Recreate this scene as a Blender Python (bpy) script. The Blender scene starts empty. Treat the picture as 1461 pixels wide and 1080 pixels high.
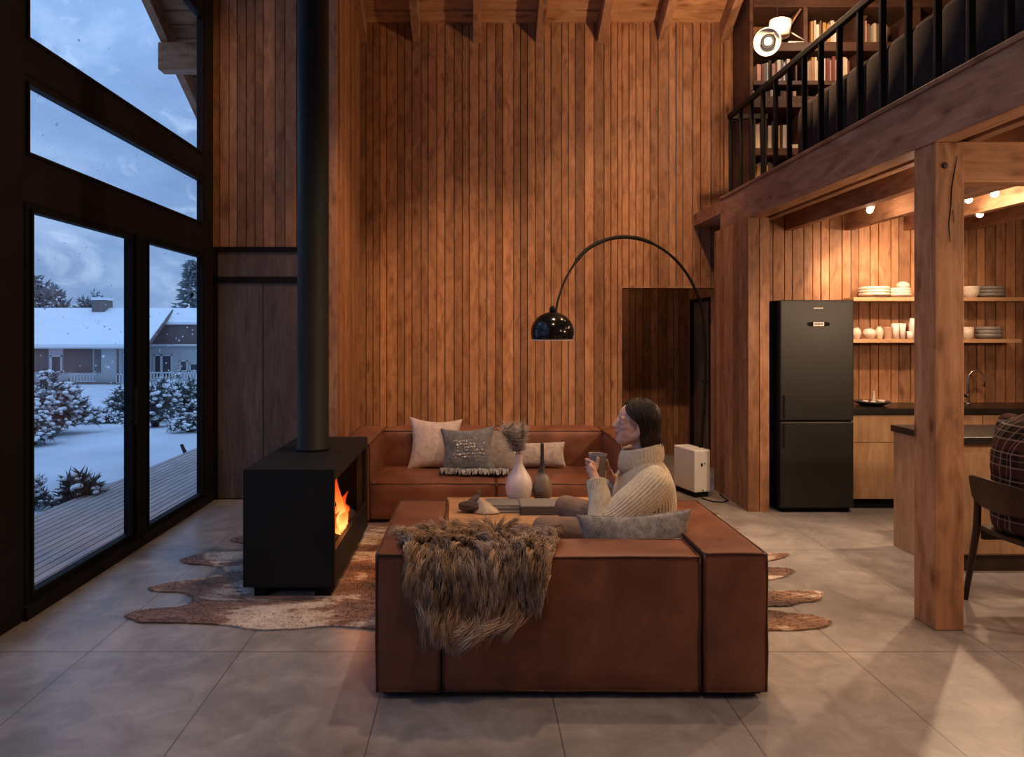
import bpy, math, random
from mathutils import Vector, Matrix, Euler, noise
import numpy as np

random.seed(7)
SC = bpy.context.scene
COL = SC.collection
PI = math.pi
V = Vector

# ------------------------------------------------------------------ scene set-up
SC.view_settings.view_transform = 'Standard'
SC.view_settings.look = 'None'
SC.view_settings.gamma = 1.0
SC.view_settings.use_curve_mapping = False
SC.view_settings.exposure = 0.0
SC.cycles.use_denoising = True
SC.cycles.max_bounces = 7
SC.cycles.diffuse_bounces = 4
SC.cycles.glossy_bounces = 3
SC.cycles.transparent_max_bounces = 8
SC.cycles.sample_clamp_indirect = 4.0
SC.cycles.caustics_reflective = False
SC.cycles.caustics_refractive = False

FOC = 1000.0            # focal length in photo pixels
CAMZ = 1.6              # eye height
VPX, VPY = 676.0, 474.0

def P(u, v, d):
    """world point seen at photo pixel (u, v) when it stands d metres into the room"""
    return V(((u - VPX) * d / FOC, d, CAMZ - (v - VPY) * d / FOC))

cam = bpy.data.cameras.new('camera')
cam.sensor_width = 36.0
cam.lens = 36.0 * FOC / 1461.0
cam.shift_x = (730.5 - VPX) / 1461.0
cam.shift_y = -(540.0 - VPY) / 1461.0
cam.clip_end = 300
camo = bpy.data.objects.new('camera', cam)
camo.location = (0, 0, CAMZ)
camo.rotation_euler = (PI / 2, 0, 0)
COL.objects.link(camo)
SC.camera = camo

# ------------------------------------------------------------------ object helpers
ORG = {}

def tag(o, label=None, cat=None, group=None, kind=None):
    if label: o['label'] = label
    if cat: o['category'] = cat
    if group: o['group'] = group
    if kind: o['kind'] = kind
    return o

def thing(name, label, cat, loc=(0, 0, 0), rz=0.0, group=None, kind=None, local=False):
    """an Empty at the base of a thing; parts are built in world coordinates unless local"""
    o = bpy.data.objects.new(name, None)
    o.empty_display_size = 0.1
    o.location = loc
    o.rotation_euler = (0, 0, rz)
    COL.objects.link(o)
    ORG[o.name] = V((0, 0, 0)) if local else V(loc)
    return tag(o, label, cat, group, kind)

def dup(o, parent=None, loc=None, rz=None, label=None):
    c = o.copy()
    COL.objects.link(c)
    if parent is not None: c.parent = parent
    if loc is not None: c.location = loc
    if rz is not None: c.rotation_euler = (0, 0, rz)
    if label: c['label'] = label
    for ch in [x for x in COL.objects if x.parent == o]:
        dup(ch, c)
    return c

class MB:
    """collects pieces of ONE mesh"""
    def __init__(s):
        s.v = []; s.f = []; s.r = []; s.sm = []

    def add(s, verts, faces, rnd=None, smooth=False):
        n = len(s.v)
        if rnd is None: rnd = random.random()
        s.v.extend([tuple(p) for p in verts])
        for f in faces:
            s.f.append(tuple(i + n for i in f)); s.r.append(rnd); s.sm.append(smooth)
        return s

    def box(s, x0, x1, y0, y1, z0, z1, rnd=None):
        if x0 > x1: x0, x1 = x1, x0
        if y0 > y1: y0, y1 = y1, y0
        if z0 > z1: z0, z1 = z1, z0
        vs = [(x0, y0, z0), (x1, y0, z0), (x1, y1, z0), (x0, y1, z0), (x0, y0, z1), (x1, y0, z1), (x1, y1, z1), (x0, y1, z1)]
        return s.add(vs, [(3, 2, 1, 0), (4, 5, 6, 7), (0, 1, 5, 4), (1, 2, 6, 5), (2, 3, 7, 6), (3, 0, 4, 7)], rnd)

    def obox(s, c, size, rot=None, rnd=None):
        hx, hy, hz = size[0] / 2, size[1] / 2, size[2] / 2
        R = rot if rot is not None else Matrix.Identity(3)
        if isinstance(R, Euler): R = R.to_matrix()
        c = V(c)
        vs = [c + R @ V(p) for p in [(-hx, -hy, -hz), (hx, -hy, -hz), (hx, hy, -hz), (-hx, hy, -hz), (-hx, -hy, hz), (hx, -hy, hz), (hx, hy, hz), (-hx, hy, hz)]]
        return s.add(vs, [(3, 2, 1, 0), (4, 5, 6, 7), (0, 1, 5, 4), (1, 2, 6, 5), (2, 3, 7, 6), (3, 0, 4, 7)], rnd)

    def hexa(s, vs, rnd=None):
        """8 corners: bottom loop then top loop, counter-clockwise seen from above"""
        return s.add(vs, [(3, 2, 1, 0), (4, 5, 6, 7), (0, 1, 5, 4), (1, 2, 6, 5), (2, 3, 7, 6), (3, 0, 4, 7)], rnd)

    def grid(s, rings, close=True, caps=True, smooth=True, rnd=None):
        """rings: lists of points, all of the same length, joined one after another"""
        n = len(rings[0]); vs = [p for r in rings for p in r]; fs = []
        for i in range(len(rings) - 1):
            for j in range(n if close else n - 1):
                k = (j + 1) % n
                fs.append((i * n + j, i * n + k, (i + 1) * n + k, (i + 1) * n + j))
        if caps and close:
            fs.append(tuple(range(n - 1, -1, -1)))
            fs.append(tuple((len(rings) - 1) * n + j for j in range(n)))
        return s.add(vs, fs, rnd, smooth)

    def lathe(s, prof, c=(0, 0, 0), n=32, smooth=True, rnd=None, M=None):
        """prof: (radius, height) pairs turned about the vertical through c"""
        c = V(c); rings = []
        for r, z in prof:
            ring = []
            for j in range(n):
                a = 2 * PI * j / n
                p = V((r * math.cos(a), r * math.sin(a), z))
                if M is not None: p = M @ p
                ring.append(c + p)
            rings.append(ring)
        return s.grid(rings, smooth=smooth, rnd=rnd)

    def tube(s, pts, rad, n=10, smooth=True, rnd=None, ratio=1.0, up=None):
        pts = [V(p) for p in pts]
        if not hasattr(rad, '__len__'): rad = [rad] * len(pts)
        rings = []; prev = None
        for i, p in enumerate(pts):
            t = (pts[min(i + 1, len(pts) - 1)] - pts[max(i - 1, 0)]).normalized()
            if prev is None:
                a = V(up) if up is not None else (V((0, 0, 1)) if abs(t.z) < .9 else V((1, 0, 0)))
            else: a = prev
            x = (a - t * a.dot(t)).normalized(); prev = x
            y = t.cross(x)
            r = rad[i]
            rings.append([p + x * (r * math.cos(2 * PI * j / n)) + y * (r * ratio * math.sin(2 * PI * j / n)) for j in range(n)])
        return s.grid(rings, smooth=smooth, rnd=rnd)

    def ball(s, c, r, rot=None, n=16, m=10, smooth=True, rnd=None):
        if not hasattr(r, '__len__'): r = (r, r, r)
        R = rot if rot is not None else Matrix.Identity(3)
        if isinstance(R, Euler): R = R.to_matrix()
        c = V(c); rings = []
        for i in range(m + 1):
            t = PI * (i + .02 * (i == 0) - .02 * (i == m)) / m
            rings.append([c + R @ V((r[0] * math.sin(t) * math.cos(2 * PI * j / n), r[1] * math.sin(t) * math.sin(2 * PI * j / n), -r[2] * math.cos(t))) for j in range(n)])
        return s.grid(rings, smooth=smooth, rnd=rnd)

    def capsule(s, a, ra, b, rb, n=14, k=4):
        """a tapered limb piece with rounded ends"""
        a = V(a); b = V(b); L = max((b - a).length, 1e-5); t = (b - a) / L
        u = V((0, 0, 1)) if abs(t.z) < .9 else V((1, 0, 0))
        x = (u - t * u.dot(t)).normalized(); y = t.cross(x); rings = []
        prof = [(-ra * math.cos(PI / 2 * i / k), ra * math.sin(PI / 2 * (i + .05) / k)) for i in range(k)] + [(0, ra), (L, rb)]
        prof += [(L + rb * math.sin(PI / 2 * (i + 1) / k), rb * math.cos(PI / 2 * (i + .95) / k)) for i in range(k)]
        for h, r in prof:
            rings.append([a + t * h + x * (r * math.cos(2 * PI * j / n)) + y * (r * math.sin(2 * PI * j / n)) for j in range(n)])
        return s.grid(rings)

    def prism(s, poly, axis, a, b, rnd=None):
        """poly: 2-D outline; axis: the axis it is pushed along from a to b"""
        def pt(p, h):
            return {'x': (h, p[0], p[1]), 'y': (p[0], h, p[1]), 'z': (p[0], p[1], h)}[axis]
        n = len(poly)
        vs = [pt(p, a) for p in poly] + [pt(p, b) for p in poly]
        fs = [tuple(range(n - 1, -1, -1)), tuple(range(n, 2 * n))] + [(i, (i + 1) % n, n + (i + 1) % n, n + i) for i in range(n)]
        return s.add(vs, fs, rnd)

    def build(s, name, mat, parent=None, org=None, bevel=0, bseg=2, sub=0, remesh=0, smooth=0, fix=False, solid=0):
        me = bpy.data.meshes.new(name)
        o3 = V(org) if org is not None else (ORG.get(parent.name, V((0, 0, 0))) if parent is not None else V((0, 0, 0)))
        vs = [(p[0] - o3.x, p[1] - o3.y, p[2] - o3.z) for p in s.v]
        me.from_pydata(vs, [], s.f)
        at = me.attributes.new('rnd', 'FLOAT', 'FACE')
        at.data.foreach_set('value', s.r)
        me.polygons.foreach_set('use_smooth', s.sm)
        if fix:
            import bmesh
            bm = bmesh.new(); bm.from_mesh(me)
            bmesh.ops.recalc_face_normals(bm, faces=bm.faces)
            bm.to_mesh(me); bm.free()
        me.update()
        if mat is not None: me.materials.append(mat)
        o = bpy.data.objects.new(name, me)
        COL.objects.link(o)
        if parent is not None:
            o.parent = parent
            ORG[o.name] = o3
        else:
            o.location = o3
            ORG[o.name] = o3
        if remesh:
            m = o.modifiers.new('remesh', 'REMESH'); m.mode = 'VOXEL'; m.voxel_size = remesh; m.use_smooth_shade = True
        if smooth:
            m = o.modifiers.new('smooth', 'SMOOTH'); m.factor = .5; m.iterations = smooth
        if bevel:
            m = o.modifiers.new('bevel', 'BEVEL'); m.width = bevel; m.segments = bseg; m.limit_method = 'ANGLE'; m.angle_limit = math.radians(40)
        if sub:
            m = o.modifiers.new('sub', 'SUBSURF'); m.levels = sub; m.render_levels = sub
        if solid:
            m = o.modifiers.new('solid', 'SOLIDIFY'); m.thickness = solid; m.offset = 0
        return o

def catmull(pts, k):
    """smooth curve through pts, k steps between neighbours"""
    pts = [V(p) for p in pts]; out = []
    for i in range(len(pts) - 1):
        a, b, c, d = pts[max(i - 1, 0)], pts[i], pts[i + 1], pts[min(i + 2, len(pts) - 1)]
        for j in range(k):
            t = j / k
            out.append(.5 * ((2 * b) + (c - a) * t + (2 * a - 5 * b + 4 * c - d) * t * t + (3 * b - a - 3 * c + d) * t ** 3))
    out.append(pts[-1])
    return out

def lerp(a, b, t): return a + (b - a) * t

def nz(p, sc=1.0, seed=0.0):
    return noise.noise(V(p) * sc + V((seed, seed * 1.7, seed * .3)))

# ------------------------------------------------------------------ materials
class Mat:
    def __init__(s, name):
        s.m = bpy.data.materials.new(name); s.m.use_nodes = True
        s.t = s.m.node_tree; s.t.nodes.clear()
        s.out = s.n('ShaderNodeOutputMaterial')
    def n(s, typ, ins=None, **kw):
        nd = s.t.nodes.new(typ)
        for k, v in kw.items(): setattr(nd, k, v)
        for k, v in (ins or {}).items(): s.set(nd, k, v)
        return nd
    def set(s, nd, k, v):
        sock = nd.inputs[k]
        if isinstance(v, bpy.types.NodeSocket): s.t.links.new(v, sock)
        elif isinstance(v, bpy.types.Node): s.t.links.new(v.outputs[0], sock)
        else:
            if hasattr(sock.default_value, '__len__') and len(sock.default_value) == 4 and len(v) == 3: v = (*v, 1)
            sock.default_value = v
    def math(s, op, a, b=0.0, c=0.0):
        nd = s.n('ShaderNodeMath', operation=op)
        for i, v in enumerate((a, b, c)):
            if i < len(nd.inputs): s.set(nd, i, v)
        return nd.outputs[0]
    def ramp(s, fac, stops, interp='LINEAR'):
        nd = s.n('ShaderNodeValToRGB', {'Fac': fac}); cr = nd.color_ramp; cr.interpolation = interp
        while len(cr.elements) < len(stops): cr.elements.new(.5)
        for e, (p, c) in zip(cr.elements, stops):
            e.position = p; e.color = (*c, 1) if len(c) == 3 else c
        return nd.outputs['Color']
    def mix(s, fac, a, b, blend='MIX'):
        nd = s.n('ShaderNodeMix', data_type='RGBA', blend_type=blend)
        s.set(nd, 0, fac); s.set(nd, 6, a); s.set(nd, 7, b)
        return nd.outputs[2]
    def noise(s, vec, scale=5, detail=3, rough=.5, dist=0.0):
        return s.n('ShaderNodeTexNoise', {'Vector': vec, 'Scale': scale, 'Detail': detail, 'Roughness': rough, 'Distortion': dist}).outputs['Fac']
    def coord(s, which='Object'):
        return s.n('ShaderNodeTexCoord').outputs[which]
    def mapping(s, vec, scale=(1, 1, 1), loc=(0, 0, 0), rot=(0, 0, 0)):
        return s.n('ShaderNodeMapping', {'Vector': vec, 'Scale': scale, 'Location': loc, 'Rotation': rot}).outputs[0]
    def sep(s, vec):
        return s.n('ShaderNodeSeparateXYZ', {0: vec}).outputs
    def rnd(s):
        return s.n('ShaderNodeAttribute', attribute_name='rnd').outputs['Fac']
    def bump(s, h, strength=.3, dist=.01):
        return s.n('ShaderNodeBump', {'Height': h, 'Strength': strength, 'Distance': dist}).outputs[0]
    def bsdf(s, col, rough=.5, metal=0.0, normal=None, spec=.5, **kw):
        b = s.n('ShaderNodeBsdfPrincipled', {'Base Color': col, 'Roughness': rough, 'Metallic': metal})
        s.set(b, 'Specular IOR Level', spec)
        if normal is not None: s.set(b, 'Normal', normal)
        for k, v in kw.items(): s.set(b, k.replace('_', ' '), v)
        s.t.links.new(b.outputs[0], s.out.inputs[0])
        return s.m

def sc3(c, k): return tuple(x * k for x in c)

def plain(name, col, rough=.5, metal=0.0, var=.12, scale=6, bump=0.0, bscale=60, spec=.5):
    m = Mat(name); co = m.coord()
    f = m.noise(co, scale, 4, .6)
    c = m.ramp(f, [(.3, sc3(col, 1 - var)), (.7, sc3(col, 1 + var))])
    nr = m.bump(m.noise(co, bscale, 3), bump, .005) if bump else None
    return m.bsdf(c, rough, metal, nr, spec)

def wood(name, dark, base, light, axis='z', rough=.55, tone=.35, knots=.5, fine=.35, bump=.25, spec=.3, grain=2.2):
    """boards: grain along an axis, each piece with its own tone from the face attribute rnd"""
    m = Mat(name); co = m.coord(); r = m.rnd()
    off = m.n('ShaderNodeCombineXYZ', {0: m.math('MULTIPLY', r, 17.3), 1: m.math('MULTIPLY', r, 31.7), 2: m.math('MULTIPLY', r, 47.9)}).outputs[0]
    p = m.n('ShaderNodeVectorMath', {0: co, 1: off}, operation='ADD').outputs[0]
    k = 'xyz'.index(axis)
    def sc(along, across):
        q = [across] * 3; q[k] = along
        return m.mapping(p, tuple(q))
    g1 = m.noise(sc(grain, 9), 1.0, 5, .62, .8)
    g2 = m.noise(sc(3.5, 75), 1.0, 3, .6)
    c = m.ramp(g1, [(.28, dark), (.5, base), (.72, light)])
    c = m.mix(fine, c, m.ramp(g2, [(.3, (.55, .5, .46)), (.62, (1.08, 1.06, 1.04))]), 'MULTIPLY')
    if knots:
        vor = m.n('ShaderNodeTexVoronoi', {'Vector': sc(3.2, 8.5), 'Scale': 1.0, 'Randomness': 1.0}).outputs['Distance']
        kn = m.ramp(vor, [(.07, (.20, .13, .1)), (.15, (.60, .50, .44)), (.30, (1, 1, 1))])
        c = m.mix(knots, c, kn, 'MULTIPLY')
    tn = m.n('ShaderNodeMapRange', {0: m.math('FRACT', m.math('MULTIPLY', r, 7.77)), 3: 1 - tone, 4: 1 + tone * .6}).outputs[0]
    tc = m.n('ShaderNodeCombineColor', {0: tn, 1: tn, 2: tn}).outputs[0]
    c = m.mix(1.0, c, tc, 'MULTIPLY')
    h = m.math('ADD', g1, m.math('MULTIPLY', g2, .6))
    return m.bsdf(c, rough, 0, m.bump(h, bump, .004), spec)

def leather(name, col, lite, rough=.42):
    m = Mat(name); co = m.coord()
    f = m.noise(co, 3.2, 6, .65, .4)
    c = m.ramp(f, [(.3, sc3(col, .62)), (.52, col), (.75, lite)])
    vor = m.n('ShaderNodeTexVoronoi', {'Vector': co, 'Scale': 160.0}).outputs['Distance']
    wr = m.noise(co, 7, 4, .6, 1.5)
    h = m.math('ADD', m.math('MULTIPLY', vor, .25), m.math('MULTIPLY', wr, 1.0))
    rr = m.n('ShaderNodeMapRange', {0: f, 3: rough - .08, 4: rough + .12}).outputs[0]
    return m.bsdf(c, rr, 0, m.bump(h, .35, .008), .4)

def woven(name, a, b, scale=90, rough=.9):
    m = Mat(name); co = m.coord()
    x, y, z = m.sep(co)[:3]
    w1 = m.math('SINE', m.math('MULTIPLY', m.math('ADD', x, m.math('MULTIPLY', y, .7)), scale * 6.0))
    w2 = m.math('SINE', m.math('MULTIPLY', z, scale * 6.0))
    w = m.math('MULTIPLY_ADD', m.math('MULTIPLY', w1, w2), .25, .5)
    n = m.noise(co, 22, 4, .7)
    f = m.math('ADD', m.math('MULTIPLY', w, .18), m.math('MULTIPLY', n, .82))
    c = m.ramp(f, [(.32, a), (.66, b)])
    return m.bsdf(c, rough, 0, m.bump(f, .5, .004), .2, Sheen_Weight=.3)

def emit(name, col, strength):
    m = Mat(name)
    e = m.n('ShaderNodeEmission', {'Color': col, 'Strength': strength})
    m.t.links.new(e.outputs[0], m.out.inputs[0])
    return m.m

def glassy(name, tint=(1, 1, 1), refl=.9):
    m = Mat(name)
    tr = m.n('ShaderNodeBsdfTransparent', {'Color': tint})
    gl = m.n('ShaderNodeBsdfGlossy', {'Color': (1, 1, 1), 'Roughness': .02})
    fr = m.n('ShaderNodeFresnel', {'IOR': 1.45})
    mx = m.n('ShaderNodeMixShader', {0: m.math('MULTIPLY', fr.outputs[0], refl), 1: tr.outputs[0], 2: gl.outputs[0]})
    m.t.links.new(mx.outputs[0], m.out.inputs[0])
    return m.m

M = {}
M['plank'] = wood('wall planks', (.22, .094, .046), (.35, .165, .084), (.45, .235, .128), 'z', .55, .36, .5, .4, grain=4.0)
M['plank_x'] = wood('ceiling boards', (.26, .12, .055), (.46, .25, .13), (.56, .34, .19), 'x', .55, .22, .7)
M['timber_x'] = wood('timber along the room', (.24, .11, .052), (.42, .21, .11), (.54, .30, .17), 'x', .6, .2, .6)
M['timber_y'] = wood('timber into the room', (.20, .10, .056), (.36, .19, .11), (.47, .27, .165), 'y', .6, .2, .6)
M['timber_z'] = wood('upright timber', (.20, .095, .048), (.38, .19, .095), (.50, .27, .15), 'z', .6, .2, .9)
M['panel_dark'] = wood('dark stained panel', (.085, .058, .050), (.135, .095, .084), (.18, .13, .115), 'z', .5, .15, 0, .6, .1)
M['cabinet'] = wood('oak cabinet fronts', (.33, .185, .095), (.45, .27, .148), (.55, .35, .20), 'z', .5, .12, .2)
M['table'] = wood('oak table top', (.40, .20, .095), (.56, .31, .16), (.66, .41, .23), 'x', .42, .2, .3)
M['shelf_dark'] = wood('dark bookcase wood', (.04, .019, .013), (.075, .036, .025), (.115, .055, .038), 'x', .5, .2, .1)
M['shelf'] = wood('oak shelf', (.34, .18, .09), (.48, .28, .15), (.58, .36, .21), 'x', .5, .15, .2)
M['deck'] = wood('weathered deck boards', (.37, .305, .285), (.45, .375, .355), (.53, .455, .43), 'y', .8, .12, .2, .15)
M['chair_wood'] = wood('dark walnut chair', (.020, .011, .008), (.036, .020, .014), (.055, .031, .022), 'z', .42, .15, 0, .4, .1)
M['frame'] = plain('dark brown window frame', (.012, .0085, .008), .6, 0, .15, 4, spec=.12)
M['steel'] = plain('black steel sheet', (.011, .011, .0115), .55, .0, .2, 5, .05, 90, .18)
M['iron'] = plain('black railing paint', (.009, .008, .008), .7, 0, .15, 8, spec=.2)
M['fridge'] = plain('anthracite fridge steel', (.032, .031, .031), .38, .55, .06, 3, .03, 200)
M['black'] = plain('matt black', (.008, .008, .008), .7, 0, .2, 10, spec=.1)
M['worktop'] = plain('black worktop', (.014, .013, .013), .3, 0, .25, 30)
M['chrome'] = plain('brushed chrome', (.62, .60, .58), .2, 1.0, .05, 20)
M['silver'] = plain('pale badge metal', (.5, .48, .46), .4, .6, .05, 40)
M['leather'] = leather('cognac leather', (.185, .066, .036), (.27, .105, .058))
M['leather_dark'] = leather('dark leather piping', (.075, .024, .011), (.12, .042, .02))
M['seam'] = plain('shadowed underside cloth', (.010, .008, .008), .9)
M['pink'] = woven('pink beige linen', (.40, .30, .27), (.60, .48, .44), 60)
M['greyknit'] = woven('grey knitted wool', (.065, .066, .075), (.20, .195, .21), 45)
M['taupe'] = woven('taupe wool', (.17, .135, .12), (.29, .24, .215), 80)
M['lumbar'] = woven('beige speckled tweed', (.27, .21, .18), (.56, .46, .40), 70)
M['greymelange'] = woven('grey patterned tweed', (.11, .11, .115), (.40, .37, .35), 55)
M['sequin'] = plain('pale sequins', (.42, .38, .33), .45, .4, .2, 80)
M['white_ceramic'] = plain('white glazed ceramic', (.66, .57, .54), .35, 0, .08, 12, .1, 60)
M['bowl'] = plain('cream stoneware', (.55, .46, .38), .45, 0, .12, 25, .1, 60)
M['bowl_grey'] = plain('grey stoneware', (.20, .18, .165), .45, 0, .2, 25, .1, 60)
M['mug'] = plain('grey stoneware mug', (.24, .205, .185), .4, 0, .1, 30)
M['marble'] = plain('white painted block', (.72, .69, .66), .4, 0, .04, 5)
M['gloss_black'] = plain('gloss black enamel', (.006, .006, .007), .14, 0, .1, 5)
M['lamp_white'] = plain('white enamel', (.75, .72, .68), .4, 0, .04, 8)
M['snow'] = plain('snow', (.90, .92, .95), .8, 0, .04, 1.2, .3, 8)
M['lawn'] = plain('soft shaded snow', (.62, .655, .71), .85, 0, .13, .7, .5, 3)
M['bark'] = plain('brown bark', (.045, .035, .029), .9, 0, .4, 30, .5, 60)
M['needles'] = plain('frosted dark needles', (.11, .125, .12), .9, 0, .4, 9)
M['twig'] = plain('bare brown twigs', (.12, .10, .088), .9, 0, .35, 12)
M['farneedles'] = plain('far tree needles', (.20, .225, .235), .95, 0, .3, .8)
M['render_wall'] = plain('pale house wall', (.50, .50, .51), .8, 0, .06, 1)
M['house_dark'] = plain('brown house cladding', (.17, .125, .12), .8, 0, .15, 2)
M['house_glass'] = plain('dark far window glass', (.055, .06, .07), .15, 0, .2, 1)
M['house_white'] = plain('white house paint', (.66, .66, .67), .6, 0, .04, 2)
M['brick'] = plain('grey brown brick', (.20, .16, .15), .9, 0, .25, 6)
M['ceramic_plate'] = plain('dark plate glaze', (.03, .028, .028), .3, 0, .2, 20)
M['glass'] = glassy('window glass', (.98, .99, 1.0), .09)
M['stoveglass'] = glassy('stove glass', (.9, .88, .86), .35)
M['skin'] = None
# ------------------------------------------------------------------ world: snowy blue dusk
W = bpy.data.worlds.new('dusk sky'); SC.world = W; W.use_nodes = True
wt = W.node_tree; wt.nodes.clear()
wo = wt.nodes.new('ShaderNodeOutputWorld'); wb = wt.nodes.new('ShaderNodeBackground')
wc = wt.nodes.new('ShaderNodeTexCoord')
wm = wt.nodes.new('ShaderNodeMapping'); wm.inputs['Scale'].default_value = (1.0, 1.0, 1.9)
wn = wt.nodes.new('ShaderNodeTexNoise'); wn.inputs['Scale'].default_value = 3.2; wn.inputs['Detail'].default_value = 7; wn.inputs['Roughness'].default_value = .58; wn.inputs['Distortion'].default_value = .35
wr = wt.nodes.new('ShaderNodeValToRGB'); cr = wr.color_ramp
cr.elements[0].position = .34; cr.elements[0].color = (.115, .205, .395, 1)
cr.elements[1].position = .72; cr.elements[1].color = (.36, .50, .74, 1)
e = cr.elements.new(.52); e.color = (.17, .285, .505, 1)
wt.links.new(wc.outputs['Generated'], wm.inputs[0]); wt.links.new(wm.outputs[0], wn.inputs['Vector'])
wt.links.new(wn.outputs['Fac'], wr.inputs[0]); w2 = wt.nodes.new('ShaderNodeTexNoise'); w2.inputs['Scale'].default_value = 11; w2.inputs['Detail'].default_value = 5; w2.inputs['Roughness'].default_value = .6; w2.inputs['Distortion'].default_value = .8
wt.links.new(wm.outputs[0], w2.inputs['Vector'])
w3 = wt.nodes.new('ShaderNodeValToRGB'); w3.color_ramp.elements[0].position = .56; w3.color_ramp.elements[0].color = (0, 0, 0, 1); w3.color_ramp.elements[1].position = .74; w3.color_ramp.elements[1].color = (.16, .17, .17, 1)
wt.links.new(w2.outputs['Fac'], w3.inputs[0])
w4 = wt.nodes.new('ShaderNodeMix'); w4.data_type = 'RGBA'; w4.blend_type = 'ADD'; w4.inputs[0].default_value = 1.0
wt.links.new(wr.outputs[0], w4.inputs[6]); wt.links.new(w3.outputs[0], w4.inputs[7]); 
ws = wt.nodes.new('ShaderNodeSeparateXYZ'); wt.links.new(wc.outputs['Generated'], ws.inputs[0])
wq = wt.nodes.new('ShaderNodeMapRange'); wq.inputs[1].default_value = 0; wq.inputs[2].default_value = .75; wq.inputs[3].default_value = .66; wq.inputs[4].default_value = 1.35
wt.links.new(ws.outputs[2], wq.inputs[0]); wx = wt.nodes.new('ShaderNodeVectorMath'); wx.operation = 'SCALE'
wt.links.new(w4.outputs[2], wx.inputs[0]); wt.links.new(wq.outputs[0], wx.inputs['Scale']); wt.links.new(wx.outputs[0], wb.inputs['Color'])
wb.inputs['Strength'].default_value = 1.9
wt.links.new(wb.outputs[0], wo.inputs[0])

# ------------------------------------------------------------------ the shell: measures in metres
XL = -2.49          # inner face of the window wall
YB = 7.96           # back wall
YS = 6.72           # nearer wall piece by the window
XS = -1.306         # its corner
XC = 2.46           # column / loft edge line
YK = 6.90           # kitchen wall
XR = 6.6            # far right wall
YF = -1.9           # wall behind the camera
SL = 0.55           # roof slope
ZE = 5.10           # roof underside at the back wall
def zr(y):          # roof underside
    return ZE + SL * (YB - y) if y > 3.0 else ZE + SL * (YB - 3.0) - SL * (3.0 - y)

def structure(o, label=None):
    o['kind'] = 'structure'
    if label: o['label'] = label
    return o

def planks(mb, axis, u0, u1, plane, out, z0, z1, hole=None, wmin=.078, wmax=.125, th=.022, ztop=None):
    """upright boards on a wall. axis 'x': wall runs along x at y=plane; out: side it faces (+1/-1)"""
    u = u0
    while u < u1 - 1e-4:
        w = random.uniform(wmin, wmax)
        if random.random() < .3: w = wmin
        a, b = u, min(u + w, u1)
        if u1 - b < .03: b = u1
        if hole and a < hole[0] - .001 and b > hole[0] - .03: b = hole[0]
        t = th - random.uniform(0, .006)
        zt = ztop((a + b) / 2) if ztop else z1
        spans = [(z0, zt)]
        if hole and b > hole[0] + .01 and a < hole[1] - .01:
            spans = [(hole[3], zt)] if hole[2] <= z0 else [(z0, hole[2]), (hole[3], zt)]
        for (za, zb) in spans:
            g = .0042
            if axis == 'x': mb.box(a + g, b - g, plane, plane + out * t, za, zb)
            else: mb.box(plane, plane + out * t, a + g, b - g, za, zb)
        u = b

# floor: large concrete-look tiles
fm = Mat('large concrete tiles'); co = fm.coord()
x, y, z = fm.sep(co)[:3]
n1 = fm.noise(co, .9, 7, .62, .5); n2 = fm.noise(co, 5.5, 5, .65, .8)
f = fm.math('ADD', fm.math('MULTIPLY', n1, .62), fm.math('MULTIPLY', n2, .38))
c = fm.ramp(f, [(.34, (.140, .122, .116)), (.50, (.260, .233, .224)), (.66, (.41, .375, .362))])
def joint(coord, off, period, w):
    k = fm.math('FRACT', fm.math('DIVIDE', fm.math('SUBTRACT', coord, off), period))
    dd = fm.math('MINIMUM', k, fm.math('SUBTRACT', 1.0, k))
    return fm.math('LESS_THAN', fm.math('MULTIPLY', dd, period), w)
j = fm.math('MAXIMUM', joint(x, .345, .757, .0028), joint(y, 3.51, 1.64, .0035))
c = fm.mix(fm.math('MULTIPLY', j, .75), c, (.05, .042, .04))
hh = fm.math('SUBTRACT', fm.math('MULTIPLY', n2, .4), j)
rr = fm.n('ShaderNodeMapRange', {0: n1, 1: .3, 2: .7, 3: .30, 4: .46}).outputs[0]
FLOOR = fm.bsdf(c, rr, 0, fm.bump(hh, .18, .003), .45)

mb = MB(); mb.box(XL - .12, XR, YF, 9.6, -.14, 0)
structure(mb.build('floor', FLOOR))

# back wall with the doorway on its right
mb = MB()
planks(mb, 'x', XS, 2.83, YB, -1, 0, ZE, hole=(1.68, 2.83, 0, 2.10), ztop=lambda u: zr(YB) + .05)
wb_ = structure(mb.build('wall_back', M['plank']), 'tall plank wall behind the far sofa')
mb = MB(); mb.box(XS - .1, 1.68, YB, YB + .12, 0, ZE + .1, .3)
mb.box(1.68, 2.9, YB, YB + .12, 2.10, ZE + .1, .3)
mb.build('wall_core', M['black'], wb_)
mb = MB()
planks(mb, 'x', 2.9, XR, YB, -1, 2.75, ZE, ztop=lambda u: zr(YB) + .05)
mb.box(2.9, XR, YB, YB + .12, 2.62, ZE + .1, .3)
structure(mb.build('wall_loft', M['plank']), 'plank wall behind the loft bookcase')
mb = MB(); mb.box(2.83, 2.90, YB - .05, YB + .0, 2.62, ZE + .05, .1)
structure(mb.build('trim_1', M['timber_z']), 'narrow board where the tall plank wall meets the loft')
# door reveal
mb = MB()
mb.box(1.655, 1.68, YB - .026, YB + .12, 0, 2.125, .42); mb.box(1.68, 2.80, YB - .02, YB + .12, 2.10, 2.125, .42)
structure(mb.build('trim_2', M['timber_z']), 'wooden lining of the doorway in the tall plank wall')

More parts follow.
